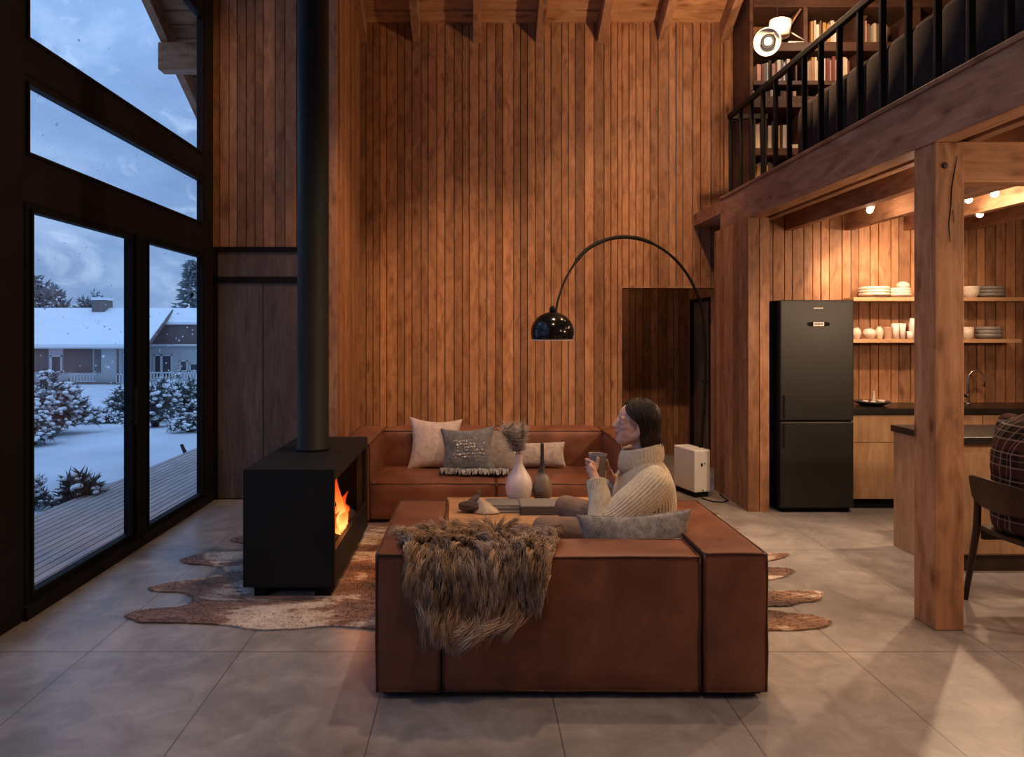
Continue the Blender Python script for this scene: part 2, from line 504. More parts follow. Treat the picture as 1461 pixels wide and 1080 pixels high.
# hallway beyond the doorway
mb = MB()
planks(mb, 'x', 1.2, 2.81, 9.2, -1, 0, 2.5); mb.box(1.0, 3.0, 9.2, 9.32, 0, 2.6, .4)
structure(mb.build('wall_hallway', M['plank']), 'plank wall inside the dark hallway')
mb = MB()
mb.box(2.81, 2.93, YB + .12, 9.2, 2.02, 2.6, .2); mb.box(2.81, 2.93, YB + .12, 8.32, 0, 2.02, .25); mb.box(2.81, 2.93, 9.1, 9.2, 0, 2.02, .5)
structure(mb.build('wall_hallway_right', M['plank']), 'side wall of the hallway with a dark door')
d = structure(MB().box(2.84, 2.88, 8.32, 9.1, 0.005, 2.02).build('door_1', M['panel_dark'], org=(2.86, 8.7, 0)), 'dark door at the end of the hallway')
mb = MB(); mb.box(2.80, 2.84, 9.04, 9.1, 0, 2.02); mb.box(2.80, 2.84, 8.32, 8.36, 0, 2.02); mb.box(2.80, 2.84, 8.32, 9.1, 1.98, 2.02)
mb.build('door_frame', M['frame'], d)
MB().tube([(2.83, 8.42, 1.0), (2.78, 8.42, 1.0), (2.78, 8.54, 1.0)], .009, 8).build('handle', M['black'], d)
mb = MB(); mb.box(1.0, 3.0, YB + .12, 9.2, 2.45, 2.6, .3)
mb.box(.9, 1.0, YB + .12, 9.2, 0, 2.6, .3)
structure(mb.build('ceiling_hallway', M['plank_x']))

# nearer wall piece by the window: planks above, dark panel doors below
ZP = CAMZ + (VPY - 352.6) * YS / FOC      # foot of the planks
mb = MB()
planks(mb, 'x', XL - .03, XS, YS, -1, ZP, 7, ztop=lambda u: zr(YS) + .05)
mb.box(XS - .09, XS, YS - .03, YS, 0, zr(YS) + .02, .62)
wb_ = structure(mb.build('wall_left_back', M['plank']), 'plank wall beside the window with dark panel below')
MB().box(XL - .06, XS - .03, YS, YS + .1, 0, zr(YS), .3).build('wall_core', M['black'], wb_)
mb = MB()
planks(mb, 'y', YS, YB, XS, 1, 0, 7, ztop=lambda u: zr(u) + .05, wmin=.12, wmax=.2)
mb.box(XS - .1, XS, YS, YB, 0, zr(YB), .3)
structure(mb.build('wall_return', M['plank']), 'plank return of the wall behind the stove pipe')
d = thing('door_2', 'dark stained double panel door below the planks behind the stove', None, (-1.95, YS, 0), kind='structure')
for a, b in ((XL + .04, -2.02), (-2.012, XS - .1)):
    MB().box(a, b, YS - .018, YS - .002, .012, ZP - .34).build('panel', M['panel_dark'], d)
MB().box(XL + .04, XS - .1, YS - .02, YS - .002, ZP - .29, ZP - .05).build('top_panel', M['panel_dark'], d)
mb = MB(); mb.box(XL, XS - .09, YS - .03, YS, ZP - .345, ZP - .285); mb.box(XL, XS - .09, YS - .034, YS, ZP - .05, ZP + .0); mb.box(XL - .01, XL + .045, YS - .03, YS, 0, ZP)
mb.build('door_frame', M['frame'], d)

# ---- window wall on the left: timber-and-glass front with a sliding door
GX = XL - .04
TR1 = (2.28, 2.605); TR2 = (2.995, 3.25); TR3 = (4.50, 4.80)
PY0, PY1 = 3.66, 3.925                     # thick post left in the picture
Y0, Y1 = 3.925, 6.44                       # glass field
ZT = 8.0
def frame_ring(mb, y0, y1, z0, z1, w=.05, x0=GX - .012, x1=GX + .03):
    mb.box(x0, x1, y0, y0 + w, z0, z1); mb.box(x0, x1, y1 - w, y1, z0, z1)
    mb.box(x0, x1, y0 + w, y1 - w, z0, z0 + w); mb.box(x0, x1, y0 + w, y1 - w, z1 - w, z1)
mb = MB()
mb.box(XL - .06, XL, PY0, PY1 - .05, 0, 7.5); mb.box(XL - .06, XL, Y1 + .05, YS - .02, 0, zr(6.6) - .05)
for a, b in (TR1, TR2, TR3):
    mb.box(XL - .06, XL - .004, PY1 - .05, Y1 + .05, a + .045, b - .045)
mb.box(XL - .12, XL + .02, PY1 - .05, YS, 0, .075)
# nearer bay, mostly out of the picture
mb.box(XL - .16, XL, YF, YF + .3, 0, 5.1); mb.box(XL - .15, XL - .004, YF + .3, PY0, 2.3, 2.6); mb.box(XL - .15, XL - .004, YF + .3, PY0, 0, .1)
mb.box(XL - .16, XL, 1.2, 1.4, 0, 6.8)
structure(mb.build('wall_left', M['frame'], bevel=.004), 'dark post-and-rail frame of the window wall')

def window(n, label, y0, y1, z0, z1, w=.05, poly=None):
    d = thing('window_%d' % n, label, None, (GX, (y0 + y1) / 2, z0), kind='structure')
    mb = MB()
    if poly is None:
        frame_ring(mb, y0 - w, y1 + w, z0 - w, z1 + w, w)
        frame_ring(mb, y0 - .012, y1 + .012, z0 - .012, z1 + .012, .018, GX - .015, GX + .045)
    mb.build('window_frame', M['black'] if n < 3 else M['frame'], d, bevel=.003)
    MB().box(GX - .006, GX + .006, y0 - .02, y1 + .02, z0 - .02, z1 + .02).build('pane', M['glass'], d)
    return d
d1 = window(1, 'nearer tall sliding glass panel of the window wall', 3.96, 5.10, .13, 2.285)
d2 = window(2, 'farther tall glass panel of the window wall beside the corner', 5.37, Y1, .117, 2.29)
MB().box(GX - .03, GX + .05, 5.16, 5.31, .08, 2.33).build('mullion', M['black'], d1, bevel=.004)
MB().box(GX + .03, GX + .062, 5.115, 5.145, .92, 1.2).build('handle', M['steel'], d1, bevel=.004)
window(3, 'long low glass strip above the sliding door', Y0, Y1, TR1[1], TR2[0])
window(4, 'tall upper glass field under the sloping roof', Y0, Y1, TR2[1], TR3[0])
d = thing('window_5', 'topmost glass field below the roof', None, (GX, 5, TR3[1]), kind='structure')
MB().prism([(Y0 - .02, TR3[1]), (Y1 + .02, TR3[1]), (Y1 + .02, zr(Y1 + .02) - .04), (Y0 - .02, zr(Y0 - .02) - .04)], 'x', GX - .006, GX + .006).build('pane', M['glass'], d)
window(6, 'glass bay nearest the viewer', 1.42, PY0 - .05, .12, 2.28)
window(7, 'glass bay behind the viewer', YF + .32, 1.18, .12, 2.28)
d = thing('window_8', 'upper glass of the nearest bay', None, (GX, 1, 2.6), kind='structure')
MB().prism([(YF + .3, 2.62), (PY0, 2.62), (PY0, 7.3), (3.0, 7.7), (YF + .3, 5.1)], 'x', GX - .006, GX + .006).build('pane', M['glass'], d)

# ---- roof: boards on rafters
mb = MB()
s = 0.0; L = math.hypot(1, SL)
def roof_strip(y0, y1, x0, x1, t=.024, rnd=None):
    mb.hexa([(x0, y0, zr(y0)), (x1, y0, zr(y0)), (x1, y1, zr(y1)), (x0, y1, zr(y1)), (x0, y0, zr(y0) + t), (x1, y0, zr(y0) + t), (x1, y1, zr(y1) + t), (x0, y1, zr(y1) + t)], rnd)
y = 9.24
while y > 3.0:
    y2 = max(y - .16, 3.0)
    xa = -3.62
    while xa < XR:
        xb = min(xa + random.uniform(1.6, 3.4), XR)
        roof_strip(y2 + .022, y, xa, xb - .002); xa = xb
    y = y2
roof_strip(YF, 3.0, -3.62, XR, .024, .4)
ceil_ = structure(mb.build('ceiling', M['plank_x']), 'sloping board ceiling on rafters')
mb = MB()
mb.hexa([(-3.64, 3.0, zr(3.0) + .03), (XR, 3.0, zr(3.0) + .03), (XR, 9.3, zr(9.3) + .03), (-3.64, 9.3, zr(9.3) + .03), (-3.64, 3.0, zr(3.0) + .3), (XR, 3.0, zr(3.0) + .3), (XR, 9.3, zr(9.3) + .25), (-3.64, 9.3, zr(9.3) + .25)], .5)
mb.hexa([(-3.64, YF, zr(YF) + .03), (XR, YF, zr(YF) + .03), (XR, 3.0, zr(3.0) + .03), (-3.64, 3.0, zr(3.0) + .03), (-3.64, YF, zr(YF) + .3), (XR, YF, zr(YF) + .3), (XR, 3.0, zr(3.0) + .3), (-3.64, 3.0, zr(3.0) + .3)], .5)
mb.build('roof_core', M['black'], ceil_)
for xc in (-3.5, -2.9, -2.04, -1.255, -.649, .037, .745, 1.445, 2.13, 2.83, 3.55, 4.25, 4.95, 5.65, 6.35):
    h = .228; yb = 9.2 if xc < XL else YB
    y0 = 3.0
    vs = []
    for top in (0, 1):
        for (xx, yy) in ((xc - .046, y0), (xc + .046, y0), (xc + .046, yb), (xc - .046, yb)):
            vs.append((xx, yy, zr(yy) - (0 if top else h)))
    MB().hexa(vs).build('rafter', M['timber_y'], ceil_, bevel=.004)
# purlin end sticking out under the eave
o = tag(MB().box(-3.56, XL - .3, YB - .08, YB + .1, ZE - .228 - .315, ZE - .23).build('roof_beam', M['timber_x'], org=(-3, YB, 4.5), bevel=.02), 'short wooden beam end sticking out under the roof outside the upper window', 'beam')

# walls that close the room out of the picture
mb = MB(); planks(mb, 'y', YF, YB, XR, -1, 0, 8, wmin=.2, wmax=.3, ztop=lambda u: zr(u) + .05)
wb_ = structure(mb.build('wall_right', M['plank']))
MB().box(XR, XR + .1, YF, YB + .1, 0, 8.2).build('wall_core', M['black'], wb_)
mb = MB(); planks(mb, 'x', XL, XR, YF, 1, 0, zr(YF), wmin=.2, wmax=.3)
wb_ = structure(mb.build('wall_front', M['plank']))
MB().box(XL, XR, YF - .1, YF, 0, zr(YF)).build('wall_core', M['black'], wb_)

# ---- kitchen wall and the short wall that carries the loft
mb = MB(); planks(mb, 'x', 2.63, XR, YK, -1, 0, 2.88)
wb_ = structure(mb.build('wall_kitchen', M['plank']), 'plank wall behind the kitchen shelves')
MB().box(2.63, XR, YK, YK + .1, 0, 2.88, .4).build('wall_core', M['black'], wb_)
mb = MB()
planks(mb, 'y', 6.27, 7.14, XC, -1, 0, 2.62, th=.014); mb.box(XC, 2.63, 6.27, 7.14, 0, 2.62, .4)
mb.box(XC - .014, XC + .082, 6.245, 6.27, 0, 2.62, .15); mb.box(XC + .088, 2.632, 6.245, 6.27, 0, 2.62, .73)
structure(mb.build('wall_right_stub', M['plank']), 'short plank wall between the sofa corner and the fridge')

# ---- loft
mb = MB(); mb.box(XC + .03, XR, YF, YB, 2.80, 2.93, .4)
lf = structure(mb.build('floor_loft', M['timber_x']), 'boarded floor of the loft')
for xc in (3.10, 3.68, 4.26, 4.84, 5.42, 6.0):
    MB().box(xc - .04, xc + .04, 0.2, YK, 2.60, 2.80).build('joist', M['timber_y'], lf, bevel=.004)
MB().box(2.68, 2.75, .2, YK, 2.635, 2.80).build('joist', M['timber_y'], lf, bevel=.004)
eb = tag(MB().box(XC, XC + .135, .2, 7.0, 2.62, 2.915).build('loft_beam', M['timber_y'], org=(XC, 3.5, 2.62), bevel=.006), 'long heavy wooden beam along the loft edge on the timber post', 'beam')
MB().box(XC - .012, XC + .15, .2, 7.0, 2.915, 2.945).build('cap_board', M['timber_y'], eb, bevel=.004)
# timber post under the loft edge
o = tag(MB().box(XC + .01, XC + .168, 3.755, 3.935, 0, 2.62, .37).build('timber_post', M['timber_z'], org=(XC + .09, 3.85, 0), bevel=.006), 'square knotty timber post standing on the floor under the loft', 'post')
mb = MB()
def onface(u, v): p = P(u, v, 3.752); return V((p.x, 3.753, p.z))
mb.tube([onface(1366, 222), onface(1362, 245), onface(1358, 268), onface(1357, 292), onface(1354, 320), onface(1356, 345)], [.001, .0025, .003, .003, .0025, .001], 6)
mb.tube([onface(1360, 300), onface(1361, 318)], [.0015, .001], 6)
mb.build('drying_crack', M['black'], o)
MB().lathe([(.001, 0), (.012, 0), (.018, .001), (.001, .002)], onface(1348, 236), 16, M=Euler((PI / 2, 0, 0)).to_matrix()).build('dark_knot', M['bark'], o)
# cross beam behind the post
o = tag(MB().box(XC + .17, XR - .05, 3.80, 3.92, 2.415, 2.635, .8).build('cross_beam', M['timber_x'], org=(4, 3.86, 2.4), bevel=.006), 'wooden cross beam running right from the top of the timber post', 'beam')

# ---- loft railing: one thing
rl = thing('loft_railing', 'black steel railing with slim upright bars along the loft edge', 'railing', (XC + .05, 4, 2.945))
XRa = XC + .055
ys = [6.86 - .255 * k for k in range(0, 19)]
MB().box(XRa - .02, XRa + .02, ys[-1] - .2, 6.9, 3.695, 3.74).build('handrail', M['iron'], rl, bevel=.004)
MB().box(XRa - .02, XRa + .02, ys[-1] - .2, 6.9, 2.945, 2.965).build('bottom_rail', M['iron'], rl)
for yy in ys:
    MB().box(XRa - .018, XRa + .018, yy - .012, yy + .012, 2.965, 3.70).build('baluster', M['iron'], rl, bevel=.003)
for xx in (2.63, 2.75, 2.86):
    MB().box(xx - .012, xx + .012, 6.87, 6.90, 2.93, 3.70).build('baluster', M['iron'], rl)
MB().box(XRa, 2.88, 6.865, 6.905, 3.695, 3.74).build('return_rail', M['iron'], rl)
# ------------------------------------------------------------------ leather sofas
def puffy(mb, x0, x1, y0, y1, z0, z1, bulge=.02, n=18, seed=0.0, wr=.005, crease=0.0):
    c = V(((x0 + x1) / 2, (y0 + y1) / 2, (z0 + z1) / 2)); h = V(((x1 - x0) / 2, (y1 - y0) / 2, (z1 - z0) / 2))
    for ax in range(3):
        for sg in (-1, 1):
            a, b = (ax + 1) % 3, (ax + 2) % 3
            if sg < 0: a, b = b, a
            vs = []
            for i in range(n + 1):
                for j in range(n + 1):
                    # denser towards the seams
                    s = math.sin(PI / 2 * (2 * i / n - 1)) if n > 6 else 2 * i / n - 1
                    t = math.sin(PI / 2 * (2 * j / n - 1)) if n > 6 else 2 * j / n - 1
                    p = V((0, 0, 0)); p[ax] = sg; p[a] = s; p[b] = t
                    q = V((c.x + p.x * h.x, c.y + p.y * h.y, c.z + p.z * h.z))
                    w = (1 - s ** 6) * (1 - t ** 6)
                    w2 = (1 - s ** 2) * (1 - t ** 2)
                    d = bulge * (.62 * w + .38 * w2)
                    d += wr * w * (nz(q, 3.0, seed) * 1.2 + nz(q, 8.0, seed + 5) * .6)
                    # gathers running in from the seams
                    e = max(abs(s), abs(t))
                    d += crease * max(0, e - .55) * (1 - e) * 9 * nz(q, 16.0, seed + 9)
                    q[ax] += sg * d
                    vs.append(q)
            fs = [(i * (n + 1) + j, (i + 1) * (n + 1) + j, (i + 1) * (n + 1) + j + 1, i * (n + 1) + j + 1) for i in range(n) for j in range(n)]
            mb.add(vs, fs, .5, True)

def piping(mb, x0, x1, y0, y1, z0, z1, r=.006, which='xyz'):
    e = []
    if 'x' in which: e += [((x0, y, z), (x1, y, z)) for y in (y0, y1) for z in (z0, z1)]
    if 'y' in which: e += [((x, y0, z), (x, y1, z)) for x in (x0, x1) for z in (z0, z1)]
    if 'z' in which: e += [((x, y, z0), (x, y, z1)) for x in (x0, x1) for y in (y0, y1)]
    for a, b in e:
        a, b = V(a), V(b)
        pts = [a.lerp(b, k / 14) for k in range(15)]
        pts = [p + V((nz(p, 5, 1), nz(p, 5, 2), nz(p, 5, 3))) * .004 for p in pts]
        mb.tube(pts, r, 6)

def module(name, root, box, bulge=.02, seed=0., wr=.005, crease=.006, pr=.006, label=None):
    mb = MB(); puffy(mb, *box, bulge=bulge, seed=seed, wr=wr, crease=crease)
    o = mb.build(name, M['leather'], root)
    pb = MB(); piping(pb, *box, r=pr); pb.build('piping', M['leather_dark'], o)
    return o

# the near sofa, its back to the viewer
S1 = thing('leather_sofa', 'low brown leather sofa seen from behind with fur throw over its back', 'sofa', (.43, 3.5, 0))
module('armrest', S1, (-.423, -.150, 3.055, 4.03, .035, .632), .014, 1.)
module('armrest', S1, (1.006, 1.277, 3.055, 4.03, .035, .632), .014, 2.)
module('backrest', S1, (-.132, .986, 3.06, 3.32, .035, .617), .016, 3.)
module('seat_cushion', S1, (-.14, .996, 3.34, 4.02, .16, .40), .016, 4.)
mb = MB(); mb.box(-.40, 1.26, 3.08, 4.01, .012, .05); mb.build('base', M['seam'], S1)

# the far sofa along the plank wall
S2 = thing('leather_sofa', 'long brown leather sofa with pillows against the plank wall', 'sofa', (.18, 6.3, 0))
module('armrest', S2, (-1.12, -.868, 5.84, 6.9, .035, .665), .03, 11., wr=.012)
module('armrest', S2, (1.225, 1.48, 5.84, 6.9, .035, .665), .03, 12., wr=.012)
module('backrest', S2, (-.86, .185, 6.62, 6.9, .30, .665), .03, 13., wr=.015)
module('backrest', S2, (.195, 1.215, 6.62, 6.9, .30, .665), .03, 14., wr=.015)
module('seat_cushion', S2, (-.862, .185, 5.84, 6.62, .045, .335), .022, 15., wr=.008)
module('seat_cushion', S2, (.195, 1.218, 5.84, 6.62, .045, .335), .022, 16., wr=.008)
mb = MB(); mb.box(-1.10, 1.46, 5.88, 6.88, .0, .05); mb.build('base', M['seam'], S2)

# ------------------------------------------------------------------ pillows
def pillow_mesh(w, h, th, seed=0., n=26, pull=.10, wr=.012):
    mb = MB()
    for sg in (-1, 1):
        vs = []
        for i in range(n + 1):
            for j in range(n + 1):
                u = math.sin(PI / 2 * (2 * i / n - 1)); v = math.sin(PI / 2 * (2 * j / n - 1))
                x = u * w / 2 * (1 - pull * (1 - v * v)); z = v * h / 2 * (1 - pull * (1 - u * u))
                e = max(0, (1 - u * u) * (1 - v * v))
                d = th / 2 * e ** .42
                q = V((x, 0, z))
                d += wr * e ** .5 * (nz(q, 6, seed + sg) + .6 * nz((x * 2.2, 0, z * 9), 1.0, seed + 3 * sg))
                vs.append((x, sg * d, z))
        fs = [(i * (n + 1) + j, (i + 1) * (n + 1) + j, (i + 1) * (n + 1) + j + 1, i * (n + 1) + j + 1) for i in range(n) for j in range(n)]
        if sg > 0: fs = [tuple(reversed(f)) for f in fs]
        mb.add(vs, fs, .5, True)
    return mb

def pillow(name, label, loc, w, h, th, mat, rot=(0, 0, 0), seed=0., group=None, pull=.10):
    """rot: tilt back, roll, turn - degrees"""
    t = thing(name, label, 'pillow', loc, 0, group, local=True)
    t.rotation_euler = Euler((math.radians(rot[0]), math.radians(rot[1]), math.radians(rot[2])), 'XYZ')
    o = pillow_mesh(w, h, th, seed, pull=pull).build('cover', mat, t)
    mb = MB()
    n = 24; pts = []
    def edge(u, v): return V((u * w / 2 * (1 - pull * (1 - v * v)), 0, v * h / 2 * (1 - pull * (1 - u * u))))
    for k in range(n): pts.append(edge(-1 + 2 * k / n, -1))
    for k in range(n): pts.append(edge(1, -1 + 2 * k / n))
    for k in range(n): pts.append(edge(1 - 2 * k / n, 1))
    for k in range(n + 1): pts.append(edge(-1, 1 - 2 * k / n))
    mb.tube(pts, .0035, 6); mb.build('seam', mat, t)
    return t, o

GP = 'pillows on the far leather sofa'
pillow('throw_pillow', 'large pink beige pillow at the back left of the far sofa', (-.36, 6.50, .560), .49, .49, .17, M['pink'], (-16, 3, 4), 1., GP, .17)
t, o = pillow('throw_pillow', 'grey knitted pillow with rows of pale sequins on the far sofa', (-.05, 6.36, .525), .50, .44, .18, M['greyknit'], (-22, -4, -6), 2., GP, .17)
mb = MB(); random.seed(3)
for r in range(6):
    for k in range(15):
        if random.random() < .3: continue
        x = -.12 + .27 * k / 14 + random.uniform(-.006, .006); z = -.075 + .03 * r + random.uniform(-.005, .005)
        u = x / .235; v = z / .21
        d = .085 * ((1 - u * u) * (1 - v * v)) ** .42 + .006
        mb.obox((x, -d, z), (.014, .003, random.uniform(.010, .02)), Euler((random.uniform(-.5, .5), 0, random.uniform(-.4, .4))))
so = mb.build('sequins', M['sequin'], t); so['kind'] = 'stuff'
pillow('throw_pillow', 'soft taupe pillow with rounded corners beside the sequined one', (.215, 6.42, .515), .34, .37, .17, M['taupe'], (-20, 4, 10), 3., GP, .03)
pillow('throw_pillow', 'long beige tweed lumbar pillow at the right of the far sofa', (.56, 6.44, .475), .56, .22, .13, M['lumbar'], (-14, -1, 0), 4., GP, .07)
pillow('throw_pillow', 'grey patterned lumbar pillow behind the seated woman on the near sofa', (.785, 3.395, .575), .56, .30, .12, M['greymelange'], (-6, -2.5, 1), 5., None, .12)
# fringed blanket end lying on the seat
mb = MB(); random.seed(5)
bl = thing('knitted_blanket', 'folded grey knitted blanket with tassels under the pillows on the far sofa', 'blanket', (-.02, 6.16, .355))
pts = []
rings = []
for i in range(31):
    x = -.30 + .60 * i / 30; wv = .03 * nz((x * 7, 0, 0), 1, 8)
    rings.append([V((x, yy + (wv if yy < 6.2 else 0), .362 + h + (.022 * abs(nz((x * 13, yy * 13, 0), 1, 4)) if h else 0))) for yy, h in ((6.12, 0), (6.115, .008), (6.15, .018), (6.22, .02), (6.30, .012), (6.30, 0))])
mb.grid(rings, close=True, caps=True); mb.build('cloth', M['greyknit'], bl)
mb = MB()
for k in range(58):
    x = -.295 + .59 * k / 57; L = random.uniform(.05, .09); dx = random.uniform(-.03, .03)
    zz_ = random.uniform(0, .03)
    mb.tube([(x, 6.14, .372 + zz_), (x + dx * .5, 6.10, .386 + zz_), (x + dx, 6.13 - L, .366 + zz_ * .4)], [.006, random.uniform(.006, .012), .005], 6)
fo = mb.build('fringe', M['greymelange'], bl); fo['kind'] = 'stuff'

# ------------------------------------------------------------------ wood stove with its pipe
SX0, SX1, SY0, SY1, SZ0, SZ1 = -1.384, -.836, 4.20, 5.52, .07, .777
st = thing('wood_stove', 'long black steel wood stove with burning fire open to the right', 'stove', (-1.11, 4.86, 0))
OY0, OY1, OZ0, OZ1 = 4.235, 5.44, .285, .705
mb = MB()
mb.box(SX0, SX1, SY0, SY0 + .03, SZ0, SZ1)               # front plate
mb.box(SX0, SX1, SY1 - .05, SY1, SZ0, SZ1)               # far plate
mb.box(SX0, SX1, SY0 + .03, SY1 - .05, OZ1, SZ1)         # top
mb.box(SX0, SX1, SY0 + .03, SY1 - .05, SZ0, OZ0 - .10)   # floor of the firebox
mb.box(SX0, SX0 + .04, SY0 + .03, SY1 - .05, OZ0 - .10, OZ1)
mb.box(SX1 - .03, SX1, SY0 + .03, SY1 - .05, OZ0 - .10, OZ0)
mb.box(SX1 - .03, SX1, OY1, SY1 - .05, OZ0, OZ1)
mb.build('firebox', M['steel'], st, bevel=.003)
MB().box(SX1 - .028, SX1 - .004, 5.17, 5.20, OZ0, OZ1).build('door_post', M['steel'], st)
MB().box(SX1 - .02, SX1 - .014, 5.20, OY1, OZ0, OZ1).build('glass_pane', M['stoveglass'], st)
for a, b in ((-1.325, -1.245), (-.96, -.865)):
    for ya, yb in ((4.23, 4.38), (5.30, 5.45)):
        MB().box(a, b, ya, yb, .010, SZ0).build('foot', M['black'], st)
MB().box(-1.245, -.96, 4.26, 4.30, .030, SZ0).build('base_panel', M['black'], st)
mb = MB(); mb.lathe([(.116, .775), (.116, .80), (.108, .80), (.108, 6.44)], (-1.127, 4.92, 0), 40)
fl = mb.build('flue_pipe', M['steel'], st)
# logs and ember bed
LOGM = wood('charred logs', (.012, .008, .006), (.035, .02, .014), (.07, .04, .025), 'y', .9, .3, 0)
for k, (a, b) in enumerate((((-1.0, 4.44, .225), (-1.02, 4.98, .235)), ((-.92, 4.50, .225), (-.90, 5.04, .225)), ((-1.02, 4.52, .31), (-.88, 5.0, .30)))):
    a, b = V(a), V(b)
    tag(MB().tube([a, a.lerp(b, .3) + V((0, 0, .006)), a.lerp(b, .7), b], [.046, .052, .05, .044], 12).build('firewood_log', LOGM, org=a), ['charred log at the back of the stove fire', 'charred log at the front of the stove fire beside the opening', 'charred log lying across the other two in the stove fire'][k], 'log', 'logs burning in the stove')
FL = Mat('flame'); co = FL.coord('Generated')
zz = FL.sep(co)[2]
fc = FL.ramp(zz, [(.0, (1, .07, .006)), (.3, (1, .34, .08)), (.55, (1, .13, .018)), (1, (.8, .04, .004))])
fs = FL.ramp(zz, [(0, (.5, .5, .5)), (.3, (1, 1, 1)), (1, (.22, .22, .22))])
em = FL.n('ShaderNodeEmission', {'Color': fc, 'Strength': FL.math('MULTIPLY', fs, 3.2)})
trn = FL.n('ShaderNodeBsdfTransparent', {'Color': (1, 1, 1)})
lw = FL.n('ShaderNodeLayerWeight', {'Blend': .35}).outputs['Facing']
mx = FL.n('ShaderNodeMixShader', {0: FL.math('MULTIPLY', lw, .85), 1: em.outputs[0], 2: trn.outputs[0]})
FL.t.links.new(mx.outputs[0], FL.out.inputs[0])
fire = thing('fire', 'orange log fire burning inside the black stove', 'fire', (-.95, 4.7, .24))
random.seed(12)
for k, (x, y, r, h) in enumerate(((-.897, 4.68, .036, .45), (-.90, 4.86, .036, .27), (-.97, 4.56, .034, .36), (-.90, 4.92, .028, .20), (-.99, 4.74, .04, .28), (-.885, 4.70, .026, .30), (-.95, 4.86, .030, .22), (-.90, 4.62, .024, .20))):
    pts = []; rad = []
    for i in range(12):
        t = i / 11
        pts.append((x + .025 * math.sin(t * 6 + k) * t, y + .075 * math.sin(t * 5.2 + 2 * k) * (.25 + .75 * t), .215 + h * t))
        rad.append(max(.002, r * math.sin(PI * min(1, (t * .82 + .16))) ** .9 * (1 + .28 * math.sin(9 * t + 2 * k))))
    MB().tube(pts, rad, 14, ratio=.8).build('flame', FL.m, fire)

# ------------------------------------------------------------------ coffee table and what lies on it
ct = thing('coffee_table', 'light oak coffee table between the two leather sofas', 'table', (.45, 4.75, 0))
MB().box(-.195, 1.12, 4.32, 5.19, .335, .38).build('tabletop', M['table'], ct, bevel=.004)
for xx in (-.14, 1.0):
    for yy in (4.38, 5.08):
        MB().box(xx, xx + .065, yy, yy + .065, .010, .335).build('leg', M['table'], ct, bevel=.003)
TZ = .38
def smooth_prof(pts, k=6):
    return [(max(p.x, .0004), p.y) for p in catmull([V((a, b, 0)) for a, b in pts], k)]
va = thing('ceramic_vase', 'white bottle-shaped ceramic vase holding dried plumes on the coffee table', 'vase', (.322, 5.0, TZ))
MB().lathe([(.003, 0)] + smooth_prof([(.055, 0), (.066, .01), (.089, .07), (.096, .125), (.085, .18), (.052, .235), (.031, .275), (.026, .31), (.029, .352)]) + [(.022, .352), (.019, .30), (.003, .295)], (.322, 5.0, TZ), 40).build('body', M['white_ceramic'], va)
# plumes
pl = thing('dried_plume', 'feathery grey dried grass plumes standing in the white vase', 'dried grass', (.322, 5.0, TZ + .34))
random.seed(21)
stems = MB(); fl_ = MB()
for k in range(9):
    a = random.uniform(-.6, .95); b = random.uniform(-.6, .5); H = random.uniform(.13, .20)
    base = V((.322 + random.uniform(-.008, .008), 5.0 + random.uniform(-.008, .008), TZ + .30))
    pts = [base + V((a * .22 * t * t + a * .05 * t, b * .2 * t * t, (H + .06) * t)) for t in (0, .2, .4, .6, .8, 1)]
    stems.tube(pts, .0018, 5)
    pc = catmull(pts, 10)
    for i in range(300):
        p = pc[random.randint(16, len(pc) - 1)]
        dr = V((random.gauss(0, 1), random.gauss(0, 1), random.uniform(.0, 1.3))).normalized()
        L = random.uniform(.03, .085)
        fl_.tube([p, p + dr * L * .5 + V((0, 0, .004)), p + dr * L + V((0, 0, -.006))], [.0015, .0015, .0004], 3)
stems.build('stem', M['twig'], pl)
PLM = plain('dried plume fluff', (.37, .31, .285), .9, 0, .25, 30)
fo = fl_.build('plume', PLM, pl); fo['kind'] = 'stuff'

DV = Mat('two tone brown vase glaze'); co = DV.coord(); zz = DV.sep(co)[2]
f = DV.math('ADD', zz, DV.math('MULTIPLY', DV.noise(co, 14, 4), .09))
c = DV.ramp(f, [(.045, (.028, .018, .016)), (.10, (.07, .05, .042)), (.13, (.17, .125, .10)), (.24, (.20, .15, .115)), (.27, (.05, .034, .028))])
DVM = DV.bsdf(c, .4, 0, None, .4)
dv = thing('ceramic_vase', 'slender dark brown bottle vase right of the white vase', 'vase', (.49, 5.02, TZ))
MB().lathe([(.002, 0)] + smooth_prof([(.034, 0), (.05, .018), (.070, .075), (.071, .115), (.056, .17), (.032, .215), (.018, .26), (.0135, .32), (.0125, .425)]) + [(.009, .425), (.008, .40), (.002, .40)], (.49, 5.02, TZ), 36).build('body', DVM, dv)
MB().tube([(.49, 5.02, TZ + .40), (.489, 5.02, TZ + .45), (.492, 5.02, TZ + .485)], [.003, .002, .001], 6).build('dry_stem', M['twig'], dv)

